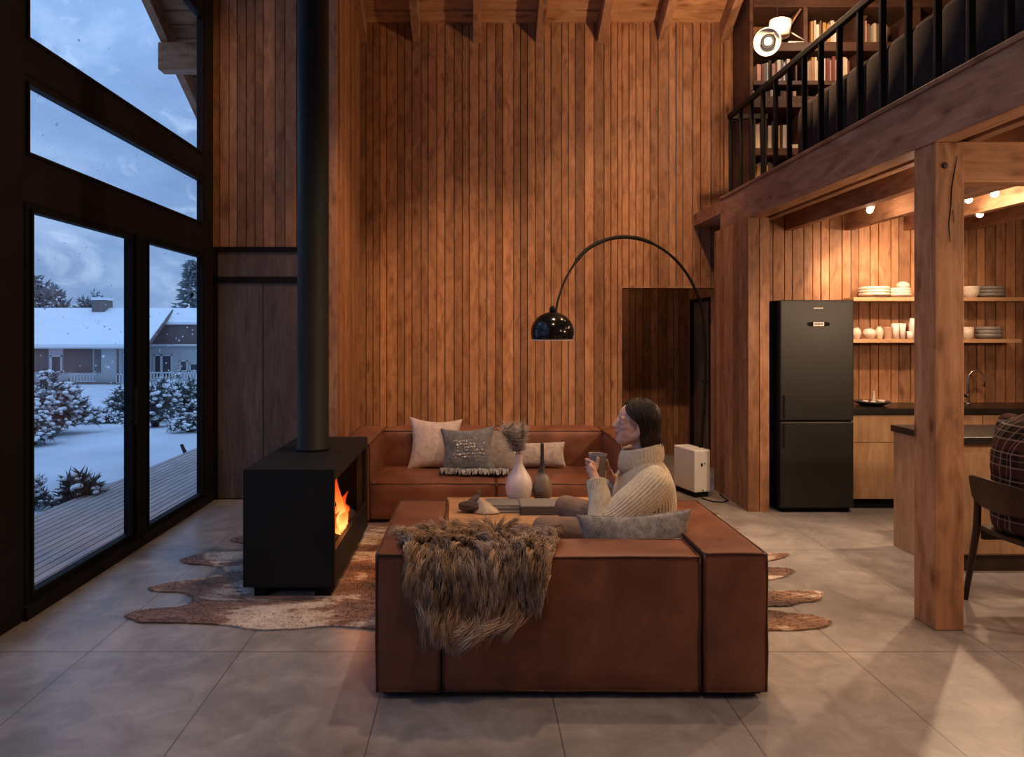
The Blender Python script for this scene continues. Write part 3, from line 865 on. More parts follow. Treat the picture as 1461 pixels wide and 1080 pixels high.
# books / boxes in front of the vases
COVER1 = plain('grey book cover', (.20, .185, .175), .55, 0, .08, 12)
COVER2 = plain('dark grey box lid', (.085, .08, .075), .5, 0, .1, 12)
PAGES = plain('book pages', (.52, .46, .40), .8, 0, .1, 60)
def flat_book(name, label, cx, cy, z, w, d, h, mat, rz=0., grp=None):
    t = thing(name, label, 'book', (cx, cy, z), rz, grp, local=True)
    mb = MB(); mb.box(-w / 2, w / 2, -d / 2, d / 2, 0, .004); mb.box(-w / 2, w / 2, -d / 2, d / 2, h - .004, h); mb.box(-w / 2, w / 2, d / 2 - .004, d / 2, .004, h - .004)
    mb.build('cover', mat, t, bevel=.001)
    MB().box(-w / 2 + .005, w / 2 - .005, -d / 2 + .006, d / 2 - .004, .004, h - .004).build('pages', PAGES, t)
flat_book('book', 'lower grey book stacked left of the dark box on the coffee table', .20, 4.83, TZ, .235, .21, .026, COVER2, .0, 'books on the coffee table')
flat_book('book', 'upper light grey book stacked left of the dark box on the coffee table', .205, 4.835, TZ + .0265, .23, .20, .026, COVER1, .03, 'books on the coffee table')
bx = thing('keepsake_box', 'flat dark grey lidded box on the coffee table before the brown vase', 'box', (.45, 4.78, TZ))
MB().box(.315, .585, 4.67, 4.87, TZ, TZ + .048).build('body', COVER2, bx, bevel=.004)
MB().box(.311, .589, 4.666, 4.874, TZ + .050, TZ + .066).build('lid', COVER1, bx, bevel=.006)
# driftwood and shell
DWM = wood('weathered driftwood', (.05, .036, .03), (.10, .075, .062), (.17, .13, .11), 'x', .9, .2, 0, .8, .6)
dw = thing('driftwood', 'jagged dark driftwood piece with an upright spike on the coffee table', 'driftwood', (.02, 4.80, TZ))
random.seed(33)
def craggy(c, r, seed, n=22, m=14, amp=.3):
    mb = MB(); rings = []
    for i in range(m + 1):
        t = PI * min(max(i, .05), m - .05) / m
        ring = []
        for j in range(n):
            a = 2 * PI * j / n
            dvec = V((math.sin(t) * math.cos(a), math.sin(t) * math.sin(a), -math.cos(t)))
            k = 1 + amp * nz(dvec, 1.6, seed) + amp * .5 * nz(dvec, 4, seed + 2)
            ring.append(V(c) + V((dvec.x * r[0], dvec.y * r[1], dvec.z * r[2])) * k)
        rings.append(ring)
    return mb.grid(rings)
craggy((-.015, 4.75, TZ + .040), (.088, .050, .038), 4).build('wood', DWM, dw)
MB().tube([(.0, 4.79, TZ + .05), (.022, 4.79, TZ + .085), (.034, 4.79, TZ + .115), (.040, 4.79, TZ + .155)], [.045, .03, .013, .002], 12).build('spike', DWM, dw)
SHM = plain('pale shell', (.47, .36, .27), .45, 0, .2, 18, .2, 40)
sh = thing('seashell', 'pale fan shaped seashell leaning on the driftwood on the coffee table', 'shell', (.075, 4.76, TZ))
rings = []
for i in range(15):
    t = i / 14; r = .016 + .084 * t
    ring = []
    for j in range(40):
        a = PI * 2 * j / 40
        k = 1 + .03 * math.cos(a * 18)
        ring.append(V((.055 + .035 * t + r * k * math.cos(a) * .95, 4.75 + r * k * math.sin(a) * .8, TZ + .004 + .088 * (1 - t) ** .8 * (1 - .1 * math.cos(a)))))
    rings.append(ring)
MB().grid(list(reversed(rings))).build('shell', SHM, sh)

# ------------------------------------------------------------------ arc lamp
al = thing('arc_floor_lamp', 'tall arched black floor lamp with white block base and black dome shade', 'floor lamp', (2.16, 6.93, 0))
ux = V((.95, .31, 0)).normalized(); uy = V((-.28, .96, 0)).normalized()
cc = V((2.13, 6.755, 0)) + ux * .09 + uy * .185
R = Matrix(((ux.x, uy.x, 0), (ux.y, uy.y, 0), (0, 0, 1)))
bb = MB().obox(cc + V((0, 0, .255)), (.18, .37, .41), R).build('base_block', M['marble'], al, bevel=.014, bseg=3)
MB().obox(cc + V((0, 0, .025)), (.15, .33, .05), R).build('plinth', M['black'], al)
q = cc - uy * .186
MB().obox(q + ux * (-.012) + V((0, 0, .318)), (.020, .006, .028), R).build('switch', M['black'], bb)
MB().obox(q + ux * (.02) + V((0, 0, .328)), (.020, .004, .014), R).build('badge', M['bowl_grey'], bb)
MB().obox(q + ux * .0 + V((0, 0, .07)), (.012, .006, .014), R).build('socket', M['black'], bb)
pp = [(1000, 645, 6.94), (1003, 600, 6.92), (1006, 545, 6.90), (1006, 490, 6.86), (1001, 440, 6.76), (985, 399, 6.62), (960, 367, 6.47), (926, 345, 6.28), (890, 338, 6.08), (857, 345, 5.90), (831, 362, 5.76), (809, 394, 5.60), (797, 425, 5.46), (793, 447, 5.38)]
cv = catmull([P(*a) for a in pp], 6)
cv = [V((2.236, 6.94, .44))] + cv[2:]
MB().tube(cv, [lerp(.016, .0085, min(1, i / len(cv) * 1.1)) + (.006 if 40 < i < 62 else 0) for i in range(len(cv))], 12).build('arc_pole', M['iron'], al)
sc_ = P(788, 490, 5.38); R_ = .166
shp = []
for i in range(17):
    t = (PI * .62) * i / 16
    shp.append((max(.001, R_ * math.sin(t)), R_ * .95 * math.cos(t) + .085))
inner = [(r - .004, z - .003) for r, z in reversed(shp[1:])]
sd = MB().lathe(list(reversed(shp)), (sc_.x, sc_.y, sc_.z), 48).build('lamp_shade', M['gloss_black'], al)
sd2 = MB().lathe([(max(r - .006, .001), z - .004) for r, z in reversed(shp)], (sc_.x, sc_.y, sc_.z), 48).build('shade_lining', M['lamp_white'], sd)
MB().lathe([(shp[-1][0] - .003, 0), (shp[-1][0] + .001, 0), (shp[-1][0] + .001, .007), (shp[-1][0] - .003, .007)], (sc_.x, sc_.y, sc_.z + shp[-1][1] - .004), 48).build('shade_rim', M['lamp_white'], sd)
MB().lathe([(.001, 0), (.022, 0), (.022, .03), (.012, .05), (.001, .05)], (sc_.x, sc_.y, sc_.z + shp[0][1] - .004), 16).build('shade_cap', M['iron'], sd)
MB().ball((sc_.x, sc_.y, sc_.z + .06), .038).build('bulb', emit('warm lamp bulb', (1, .62, .32), 4), al)
cb = MB().tube([(2.19, 6.73, .006), (2.25, 6.60, .006), (2.33, 6.57, .006), (2.41, 6.63, .006), (2.42, 6.9, .006)], .006, 8).build('power_cord', M['black'], al)

# ------------------------------------------------------------------ fridge
FX0, FX1, FY0, FY1 = 2.712, 3.362, 6.20, 6.84
fr = thing('fridge', 'tall dark grey two door fridge freezer beside the short plank wall', 'fridge', (3.03, 6.5, 0))
MB().box(FX0, FX1, FY0 + .062, FY1, .04, 1.885).build('cabinet', M['black'], fr, bevel=.006)
dr1 = MB().box(FX0, FX1, FY0, FY0 + .058, .818, 1.885).build('door', M['fridge'], fr, bevel=.010, bseg=3)
dr2 = MB().box(FX0, FX1, FY0, FY0 + .058, .045, .808).build('door', M['fridge'], fr, bevel=.010, bseg=3)
MB().box(FX0 + .018, FX0 + .042, FY0 - .004, FY0 + .02, .835, 1.04).build('handle', M['black'], dr1, bevel=.003)
MB().box(FX0 + .018, FX0 + .042, FY0 - .004, FY0 + .02, .58, .79).build('handle', M['black'], dr2, bevel=.003)
cx = (FX0 + FX1) / 2 + .012
mb = MB(); mb.prism([(cx + .098 * math.cos(a) * (1 if abs(math.cos(a)) < .8 else 1), 1.672 + .022 * math.copysign(abs(math.sin(a)) ** .5, math.sin(a))) for a in [2 * PI * k / 32 for k in range(32)]], 'y', FY0 - .004, FY0 + .004)
bd = mb.build('display', M['black'], dr1)
MB().box(cx - .047, cx + .047, FY0 - .006, FY0 - .003, 1.655, 1.689).build('display_window', M['silver'], bd)
mb = MB()
for k in range(6): mb.box(cx - .038 + .013 * k, cx - .029 + .013 * k, FY0 - .0075, FY0 - .0055, 1.666, 1.679)
mb.build('display_digits', M['black'], bd)
mb = MB()
for k in range(7): mb.box(cx - .042 + .012 * k, cx - .033 + .012 * k, FY0 - .003, FY0 + .002, 1.808, 1.818)
mb.build('badge', M['silver'], dr1)
for a in (FX0 + .03, FX1 - .09):
    MB().box(a, a + .06, FY0 + .03, FY0 + .12, 0, .045).build('foot', M['black'], fr)
MB().box(FX0 + .02, FX1 - .02, FY0 + .035, FY0 + .06, .012, .05).build('plinth', M['black'], fr)

# ------------------------------------------------------------------ base cabinets, worktop, sink tap
KX0 = 3.415
wu = 0
CT = [('drawer cabinet', KX0, 4.00), ('drawer cabinet', 4.004, 4.60), ('drawer cabinet', 4.604, 5.20), ('drawer cabinet', 5.204, 5.80)]
LB = ['oak kitchen base cabinet standing right next to the fridge', 'oak kitchen base cabinet behind the timber post', 'oak kitchen base cabinet under the tap', 'oak kitchen base cabinet at the far right end of the worktop']
for (nm, a, b), lb in zip(CT, LB):
    c_ = thing('base_cabinet', lb, 'cabinet', ((a + b) / 2, 6.6, 0), 0, 'kitchen base cabinets')
    MB().box(a, b, 6.36, 6.86, .09, .855).build('carcass', M['cabinet'], c_)
    MB().box(a + .002, b - .002, 6.338, 6.358, .605, .85).build('drawer', M['cabinet'], c_, bevel=.002)
    MB().box(a + .002, b - .002, 6.338, 6.358, .092, .600).build('door', M['cabinet'], c_, bevel=.002)
    MB().box(a, b, 6.38, 6.40, 0, .09).build('plinth', M['black'], c_)
wt_ = tag(MB().box(KX0, 5.82, 6.315, 6.872, .857, .912).build('worktop', M['worktop'], org=(4.5, 6.6, .86), bevel=.003), 'black kitchen worktop along the plank wall behind the timber post', 'worktop')
fx = P(1381, 575, 6.74)
fa = thing('kitchen_tap', 'curved chrome tap on the black worktop right of the timber post', 'tap', (fx.x, 6.74, .912))
MB().lathe([(.026, 0), (.026, .012), (.017, .014), (.017, .09), (.001, .092)], (fx.x, 6.74, .912), 20).build('tap_body', M['chrome'], fa)
sp = [V((fx.x, 6.74, .99))] + [V((fx.x, 6.74, 1.13))] + [V((fx.x + .07 - .07 * math.cos(a), 6.74 - .02 * math.sin(a / 2), 1.15 + .085 * math.sin(a))) for a in [PI * k / 10 for k in range(11)]] + [V((fx.x + .142, 6.72, 1.08))]
MB().tube(sp, .011, 10).build('spout', M['chrome'], fa)
MB().tube([(fx.x - .015, 6.74, .985), (fx.x - .05, 6.73, 1.0)], [.014, .012], 8).build('lever', M['black'], fa)
# plate with small things on the worktop
pt = P(1242, 577, 6.62)
pz = .912
tag(MB().lathe([(.001, 0), (.09, 0), (.15, .03), (.157, .042), (.15, .042), (.088, .012), (.001, .012)], (pt.x, 6.60, pz), 36).build('serving_plate', M['ceramic_plate'], org=(pt.x, 6.6, pz)), 'round dark plate on the worktop beside the fridge', 'plate')
for k, (dx, dy, r, h, lb) in enumerate(((-.06, 0, .028, .035, 'small pale cup at the left on the dark plate'), (-.005, -.03, .026, .03, 'small pale cup in the middle of the dark plate'), (.075, -.02, .036, .04, 'small pale bowl at the right on the dark plate'))):
    tag(MB().lathe([(.001, 0), (r * .6, 0), (r, h * .6), (r, h), (r - .004, h), (r - .006, h * .5), (.001, h * .3)], (pt.x + dx, 6.60 + dy, pz + .0125), 20).build('small_cup', M['bowl'], org=(pt.x + dx, 6.6 + dy, pz + .0125)), lb, 'cup', 'cups on the dark plate')
tag(MB().lathe([(.001, 0), (.020, 0), (.022, .03), (.012, .065), (.010, .11), (.013, .118), (.001, .118)], (pt.x + .03, 6.62, pz + .0125), 18).build('small_bottle', M['bowl'], org=(pt.x + .03, 6.62, pz + .0125)), 'small pale bottle standing on the dark plate', 'bottle')

# ------------------------------------------------------------------ wall shelves and crockery
S1Z, S2Z = 1.931, 1.535
tag(MB().box(3.60, 5.32, 6.64, 6.876, S1Z - .035, S1Z).build('wall_shelf', M['shelf'], org=(4.4, 6.8, S1Z), bevel=.002), 'upper oak shelf on the kitchen plank wall', 'shelf', 'kitchen shelves')
tag(MB().box(3.42, 5.19, 6.64, 6.876, S2Z - .035, S2Z).build('wall_shelf', M['shelf'], org=(4.4, 6.8, S2Z), bevel=.002), 'lower oak shelf on the kitchen plank wall', 'shelf', 'kitchen shelves')
YC = 6.745
def crock(name, label, cat, u, zb, prof, mat, group=None, dy=0.0):
    xx = (u - VPX) * YC / FOC
    o = MB().lathe(prof, (xx, YC + dy, zb), 28).build(name, mat, org=(xx, YC + dy, zb))
    return tag(o, label, cat, group)
def bowl(r, h, t=.006, foot=.55):
    return [(.001, 0), (r * foot, 0)] + smooth_prof([(r * foot, 0), (r * .9, h * .35), (r, h)], 5) + [(r - t, h), (r * .86, h * .4), (r * foot * .9, t), (.001, t)]
def cyl(r, h, top=None, t=.006):
    top = top or r
    return [(.001, 0), (r, 0), (top, h), (top - t, h), (r - t, t * 1.5), (.001, t * 1.5)]
def jar(r, h):
    return [(.001, 0)] + smooth_prof([(r * .6, 0), (r, h * .4), (r * .85, h * .75), (r * .5, h * .9), (r * .62, h)], 5) + [(r * .5, h), (r * .42, h * .9), (.001, h * .85)]
# upper shelf: stacks of bowls, each bowl on the one below
def stack(u, zb, r, n, dh, mat, what, group, grow=1.0, full=.05):
    xx = (u - VPX) * YC / FOC
    names = ['lowest', 'second', 'third', 'fourth', 'fifth', 'sixth']
    for k in range(n):
        rr_ = r * (grow ** k)
        nm = names[k] if k < n - 1 else 'topmost'
        h = full
        prof = [(.001, 0), (rr_ * .70, 0)] + smooth_prof([(rr_ * .72, .001), (rr_ * .97, h * .42), (rr_, h * .7), (rr_ * .95, h)], 4) + [(rr_ * .95 - .005, h), (rr_ - .007, h * .7), (rr_ * .97 - .006, h * .45), (rr_ * .66, .006), (.001, .006)]
        o = MB().lathe(prof, (xx, YC, zb + dh * k), 30).build('bowl', mat, org=(xx, YC, zb + dh * k))
        tag(o, '%s %s' % (nm, what), 'bowl', group)
stack(1247, S1Z, .135, 3, .028, M['bowl'], 'wide cream bowl in the leftmost stack on the upper shelf', 'wide cream bowls stacked on the upper shelf', 1.0, .05)
stack(1281, S1Z, .115, 3, .024, M['bowl'], 'cream bowl in the stack beside the post on the upper shelf', 'cream bowls stacked beside the post', .98, .045)
crock('jug', 'rounded cream jug standing on the bowls beside the post', 'jug', 1288, S1Z + .0745, jar(.060, .085), M['bowl'])
crock('bowl', 'pale bowl just right of the timber post on the upper shelf', 'bowl', 1385, S1Z, bowl(.075, .11), M['bowl'], 'bowls at the right end of the upper shelf')
stack(1412, S1Z, .118, 3, .032, M['bowl_grey'], 'grey bowl in the stack at the right end of the upper shelf', 'grey bowls stacked on the upper shelf', 1.0, .045)
# lower shelf
G2 = 'crockery on the lower shelf'
crock('jar', 'cream round jar half hidden by the fridge on the lower shelf', 'jar', 1221.5, S2Z, jar(.045, .115), M['bowl'], G2)
crock('pot', 'round cream pot second from the fridge on the lower shelf', 'pot', 1240, S2Z, jar(.060, .108), M['bowl'], G2)
crock('jar', 'slim cream egg shaped jar on the lower shelf', 'jar', 1254.5, S2Z, jar(.037, .125), M['bowl'], G2)
crock('pot', 'brownish beige pot beside the tall cups on the lower shelf', 'pot', 1266.5, S2Z, bowl(.044, .115, foot=.8), plain('tan stoneware', (.36, .22, .15), .5), G2)
crock('tumbler', 'straight white tumbler with a rim on the lower shelf', 'tumbler', 1277.5, S2Z, cyl(.032, .150, .035), M['white_ceramic'], G2)
crock('tumbler', 'tapered white tumbler wider at its top on the lower shelf', 'tumbler', 1287.5, S2Z, cyl(.023, .150, .032), M['white_ceramic'], G2)
crock('cup', 'small low white cup on the lower shelf', 'cup', 1295.5, S2Z, cyl(.027, .075), M['white_ceramic'], G2, -.03)
crock('bottle', 'tall white bottle beside the timber post on the lower shelf', 'bottle', 1303.5, S2Z, [(.001, 0), (.032, 0), (.032, .14), (.024, .17), (.021, .20), (.015, .2), (.001, .19)], M['white_ceramic'], G2, .02)
crock('cup', 'banded cream cup just right of the timber post on the lower shelf', 'cup', 1381, S2Z, cyl(.045, .115, .05), M['bowl'], G2)
stack(1411, S2Z, .112, 3, .034, M['bowl_grey'], 'dark grey bowl in the stack on the lower shelf', 'dark grey bowls stacked on the lower shelf', .99, .052)

# ------------------------------------------------------------------ kitchen island
isl = thing('kitchen_island', 'oak kitchen island with a black top behind the timber post', 'kitchen island', (4.2, 4.95, 0))
MB().box(3.15, 3.19, 4.66, 5.26, 0, .858).build('end_panel', M['cabinet'], isl, bevel=.003)
MB().box(3.19, 5.4, 4.68, 5.24, .11, .858).build('body', M['cabinet'], isl)
for k in range(4):
    MB().box(3.195 + .55 * k, 3.74 + .55 * k, 4.66, 4.68, .125, .80).build('door', M['cabinet'], isl, bevel=.002)
MB().box(3.19, 5.4, 4.70, 5.2, 0, .11).build('plinth', M['chair_wood'], isl)
MB().box(3.135, 5.45, 4.64, 5.275, .858, .905).build('worktop', M['worktop'], isl, bevel=.003)

# ------------------------------------------------------------------ spot lamps under the loft
def spotlamp(label, u, v, d, aim, mat):
    p = P(u, v, d)
    t = thing('ceiling_spotlight', label, 'spotlight', p, 0, 'spotlights between the kitchen joists')
    dr = (V(aim) - p).normalized(); 
    R = dr.to_track_quat('-Z', 'Y').to_matrix()
    MB().lathe([(.001, .07), (.028, .07), (.030, .0), (.026, 0), (.024, .02), (.001, .02)], p, 20, M=R).build('lamp_body', M['lamp_white'], t)
    MB().ball(p - V((0, 0, .012)), .027).build('bulb', mat, t)
    MB().tube([p - dr * .06, (p.x, p.y, 2.80)], .006, 8).build('stem', M['lamp_white'], t)
    return p
SPM = emit('warm spot bulb', (1, .72, .45), 40)
SPO = emit('dimmer spot bulb', (1, .72, .45), 6)
sp1 = spotlamp('bright spotlight just right of the timber post', 1382, 283, 5.70, (3.9, 5.0, 1.2), SPM)
sp2 = spotlamp('bright spotlight farther right under the loft boards', 1419, 274, 5.45, (3.6, 4.2, 0.6), SPM)
sp3 = spotlamp('small lower spotlight below the joist right of the post', 1398, 304, 5.9, (4.3, 6.6, 1.0), SPO)
sp4 = spotlamp('small white spotlight left of the timber post above the fridge', 1241, 298, 6.0, (3.3, 6.9, 1.5), SPO)
# ------------------------------------------------------------------ loft bookcase and its books
BX0, BX1, BY0, BY1 = 2.93, 5.3, 7.44, 7.92
bc = thing('bookcase', 'dark wooden bookcase with thick shelves in the loft behind the railing', 'bookcase', (4, 7.7, 2.93))
divs = [(2.93, 2.965), (3.50, 3.545), (4.09, 4.135), (4.70, 4.745), (5.265, 5.3)]
for k, (a, b) in enumerate(divs):
    MB().box(a, b, BY0, BY1, 2.93, 5.22).build('side_panel' if k in (0, 4) else 'divider', M['shelf_dark'], bc, bevel=.002)
levels = [(3.05, 3.12), (3.48, 3.555), (3.985, 4.105), (4.225, 4.27), (4.585, 4.68), (5.05, 5.16)]
for za, zb in levels:
    MB().box(2.966, 5.264, BY0 - .006, BY1 - .004, za, zb).build('shelf', M['shelf_dark'], bc, bevel=.003)
MB().hexa([(3.24, 7.46, 4.681), (3.262, 7.46, 4.681), (3.262, 7.72, 4.681), (3.24, 7.72, 4.681), (3.47, 7.46, 5.045), (3.495, 7.46, 5.045), (3.495, 7.72, 5.045), (3.47, 7.72, 5.045)]).build('brace_board', M['timber_z'], bc, bevel=.002)
BOOKC = [('dark red', (.17, .045, .035)), ('cream', (.56, .48, .37)), ('pale grey', (.46, .43, .40)), ('brown', (.15, .085, .05)), ('ochre', (.42, .24, .09)), ('black', (.03, .028, .027)), ('dusty pink', (.42, .25, .22)), ('slate blue', (.13, .15, .19)), ('white', (.66, .62, .56)), ('olive', (.19, .18, .10))]
BM = [plain(n + ' book cloth', c, .7, 0, .1, 20) for n, c in BOOKC]
BP = plain('paper edge', (.56, .50, .42), .85, 0, .08, 60)
ORDN = ['first', 'second', 'third', 'fourth', 'fifth', 'sixth', 'seventh', 'eighth', 'ninth', 'tenth', 'eleventh', 'twelfth', 'thirteenth', 'fourteenth', 'fifteenth', 'sixteenth', 'seventeenth', 'eighteenth', 'nineteenth', 'twentieth']
SHN = {3.12: 'lowest visible shelf', 3.555: 'second lowest shelf', 4.105: 'low middle shelf', 4.27: 'upper middle shelf', 4.68: 'top shelf'}
CPN = ['left bay', 'second bay', 'third bay']
random.seed(41)
def book_row(zb, bay, x0, x1, hmin, hmax, yfront=7.50, pal=None, tmin=.018, tmax=.038, lean=.25):
    x = x0; k = 0
    while x < x1 - .02 and k < 20:
        w = random.uniform(tmin, tmax); h = random.uniform(hmin, hmax); d = random.uniform(.15, .20)
        if x + w > x1: break
        ci = random.choice(pal) if pal else random.randrange(len(BOOKC))
        y = yfront + random.uniform(-.012, .02)
        me = MB()
        me.box(x + .0008, x + .0035, y, y + d, zb, zb + h); me.box(x + w - .0035, x + w - .0008, y, y + d, zb, zb + h); me.box(x + .0035, x + w - .0035, y, y + .004, zb, zb + h)
        t = thing('book', '%s book, %s from the left on the %s, %s' % (BOOKC[ci][0], ORDN[k], SHN[zb], CPN[bay]), 'book', (x + w / 2, y, zb), 0, 'books on the loft bookcase')
        me.build('cover', BM[ci], t)
        MB().box(x + .0036, x + w - .0036, y + .0045, y + d - .004, zb + .004, zb + h - .005).build('pages', BP, t)
        x += w + random.uniform(.0005, .002); k += 1
        if random.random() < .07: x += random.uniform(.02, .05)
L0, L1 = 2.972, 3.495; R0, R1 = 3.55, 4.085; Q0, Q1 = 4.14, 4.69
book_row(3.12, 0, L0, L1 - .05, .23, .30, pal=[1, 2, 8, 5, 1, 4, 8])
book_row(3.555, 0, L0, L1 - .13, .24, .31, pal=[1, 2, 8, 8, 4, 5, 1, 6])
book_row(4.105, 0, L0, L1 - .03, .065, .095, pal=[6, 3, 2, 0, 5])
book_row(4.27, 0, L0, L1 - .02, .19, .26, pal=[0, 6, 7, 2, 3, 5, 8])
book_row(4.27, 1, R0, R1 - .02, .22, .28, pal=[8, 1, 6, 0, 8, 4])
book_row(4.68, 1, R0, R0 + .34, .21, .27, pal=[4, 1, 3, 8])
book_row(4.68, 2, Q0, Q0 + .30, .21, .28, pal=[4, 1, 6, 3, 8])
book_row(3.555, 1, R0, R1 - .2, .22, .30)
for k, z in enumerate((3.5555, 3.5835)):
    t = thing('book', ['lower cream book lying flat on the second lowest shelf', 'upper cream book lying flat on the second lowest shelf'][k], 'book', (3.43, 7.52, z), 0, 'books on the loft bookcase', local=True)
    MB().box(-.055, .055, -.02, .13, 0, .027).build('cover', BM[1], t)

# ------------------------------------------------------------------ loft pendant lamp
lp = P(1103, 55, 6.3)
pd = thing('pendant_lamp', 'white tilted dish lamp hanging in the loft before the bookcase', 'pendant lamp', lp)
ldir = V((-.66, -.60, -.45)).normalized()
R = ldir.to_track_quat('-Z', 'Y').to_matrix()
lc = V(P(1094, 60, 6.3))
MB().lathe([(.092, .13), (.095, .26), (.001, .262)][::-1], V(P(1109, 62, 6.34)) - V((0, 0, .06)), 28, M=Euler((0, math.radians(6), 0)).to_matrix()).build('lamp_neck', M['lamp_white'], pd)
prof = [(.045, .10), (.09, .078), (.122, .02), (.123, 0), (.118, 0), (.117, .016), (.085, .068), (.042, .09)]
MB().lathe(prof, lc, 40, M=R).build('dish_shade', M['lamp_white'], pd)
MB().lathe([(.001, .06), (.058, .06), (.064, .02), (.058, .02), (.05, .05), (.001, .05)], lc, 28, M=R).build('inner_ring', M['iron'], pd)
MB().ball(lc + R @ V((0, 0, .030)), .032).build('bulb', emit('bright loft bulb', (1, .76, .5), 30), pd)
a = P(1125, 52, 6.36)
for q in ((1146, 57), (1146, 60)):
    MB().tube([a + V((0, 0, .05 if q[1] == 57 else -.05)), P(q[0], q[1], 6.42)], .006, 8).build('bracket_arm', M['lamp_white'], pd)
MB().tube([V(P(1109, 36, 6.34)), V((P(1109, 36, 6.34).x, 6.34, zr(6.34) - .02))], .004, 6).build('cord', M['black'], pd)

# ------------------------------------------------------------------ grey sofa in the loft, its back to the railing
ls = thing('loft_sofa', 'dark grey channel tufted sofa behind the loft railing', 'sofa', (3.1, 4, 2.945))
GREY = plain('dark brown grey sofa cloth', (.040, .030, .026), .95, 0, .15, 25, .2, 120, .1)
y = 5.86
for k in range(13):
    w = .255
    mb = MB(); n = 10
    rings = []
    for i in range(n + 1):
        t = PI * i / n
        yy = y - w / 2 + w / 2 * math.cos(t); bx = .035 * math.sin(t)
        zt = 3.50 - (.09 if k == 0 else 0) * max(0, math.cos(t)) ** 2
        rings.append([V((2.72 - bx, yy, 2.98)), V((2.72 - bx, yy, zt - .06)), V((2.735 - bx * .6, yy, zt - .015)), V((2.78, yy, zt)), V((2.86, yy, zt - .02)), V((2.88, yy, zt - .08)), V((2.88, yy, 2.98))])
    mb.grid(rings, close=True, caps=True); mb.build('back_panel', GREY, ls)
    y -= w
MB().box(2.86, 3.55, y + .02, 5.84, 3.06, 3.30).build('seat', GREY, ls, bevel=.04, bseg=3)
MB().box(2.76, 3.5, y + .05, 5.80, 2.93, 3.06).build('base', M['black'], ls)

# ------------------------------------------------------------------ cowhide rug
RM = Mat('cow hide'); co = RM.coord()
pp_ = RM.mapping(co, (1.0, 1.5, 1.0), (.35, .2, 0))
n1 = RM.noise(pp_, 1.6, 4, .58, .9); n2 = RM.noise(RM.mapping(co, (9, 26, 9)), 1.0, 4, .65, .5)
f = RM.math('ADD', n1, RM.math('MULTIPLY', RM.math('SUBTRACT', n2, .5), .30))
c = RM.ramp(f, [(.30, (.045, .020, .012)), (.42, (.13, .055, .030)), (.53, (.26, .13, .072)), (.565, (.52, .40, .31)), (.72, (.66, .55, .46))])
RUGM = RM.bsdf(c, .8, 0, RM.bump(n2, .6, .012), .2, Sheen_Weight=.35)
outl = [(-1.83, 3.86), (-1.45, 3.84), (-1.1, 3.76), (-.75, 3.80), (-.3, 3.74), (.5, 3.70), (1.2, 3.72), (1.62, 3.75), (1.90, 3.80), (1.96, 3.90), (1.80, 3.99), (1.58, 4.04), (1.86, 4.10), (2.08, 4.22), (2.10, 4.32), (1.72, 4.30), (1.72, 4.40), (2.02, 4.58), (2.12, 4.72), (1.86, 4.78), (2.16, 4.94), (2.24, 5.06), (1.92, 5.06), (1.70, 5.10), (1.98, 5.42), (2.14, 5.66), (1.92, 5.72), (2.08, 5.98), (2.12, 6.18), (1.70, 6.10), (1.0, 6.05), (.2, 6.1), (-.5, 6.02), (-.76, 5.88), (-1.2, 5.92), (-1.62, 5.62), (-1.86, 5.40), (-1.62, 5.20), (-1.98, 5.02), (-2.02, 4.86), (-1.72, 4.76), (-1.66, 4.62), (-1.96, 4.44), (-1.98, 4.33), (-1.74, 4.27), (-1.66, 4.10), (-1.88, 4.02), (-1.95, 3.93)]
cc_ = catmull([V((a, b, 0)) for a, b in outl + outl[:1]], 8)[:-1]
edge = [V((p.x + .018 * nz(p, 9, 2), p.y + .018 * nz(p, 9, 4), 0)) for p in cc_]
ctr = V((.1, 4.7, 0)); 
import bmesh
bm = bmesh.new()
bvs = [bm.verts.new((p.x, p.y, .0)) for p in edge]
fce = bm.faces.new(bvs)
if fce.normal.z < 0: fce.normal_flip()
r_ = bmesh.ops.extrude_face_region(bm, geom=[fce])
for e_ in r_['geom']:
    if isinstance(e_, bmesh.types.BMVert): e_.co.z += .009
bmesh.ops.triangulate(bm, faces=bm.faces[:])
bm.normal_update()
me = bpy.data.meshes.new('cowhide_rug'); bm.to_mesh(me); bm.free()
me.materials.append(RUGM)
rug = bpy.data.objects.new('cowhide_rug', me); COL.objects.link(rug)
tag(rug, 'brown and white cowhide rug under the stove and the leather sofas', 'rug')
# short pile as real hairs, lying towards the tail
def inside(x, y):
    c = False; j = len(edge) - 1
    for i in range(len(edge)):
        if (edge[i].y > y) != (edge[j].y > y) and x < (edge[j].x - edge[i].x) * (y - edge[i].y) / (edge[j].y - edge[i].y) + edge[i].x: c = not c
        j = i
    return c
random.seed(17)
hv, hf = [], []
def hair3(p, d, L, r):
    n = len(hv); s_ = V((-d.y, d.x, 0)).normalized() * r
    hv.extend([p - s_, p + s_, p + V((0, 0, r)), p + d * L]); hf.extend([(n, n + 1, n + 3), (n + 1, n + 2, n + 3), (n + 2, n, n + 3)])
for i, p in enumerate(edge):
    for k in range(7):
        q = p.lerp(edge[(i + 1) % len(edge)], random.random())
        o_ = (q - ctr); o_.z = 0; o_.normalize()
        dd = (o_ + V((random.uniform(-.5, .5), random.uniform(-.5, .5), random.uniform(-.1, .3)))).normalized()
        hair3(q + V((0, 0, .006)), dd, random.uniform(.012, .028), .0022)
cnt = 0
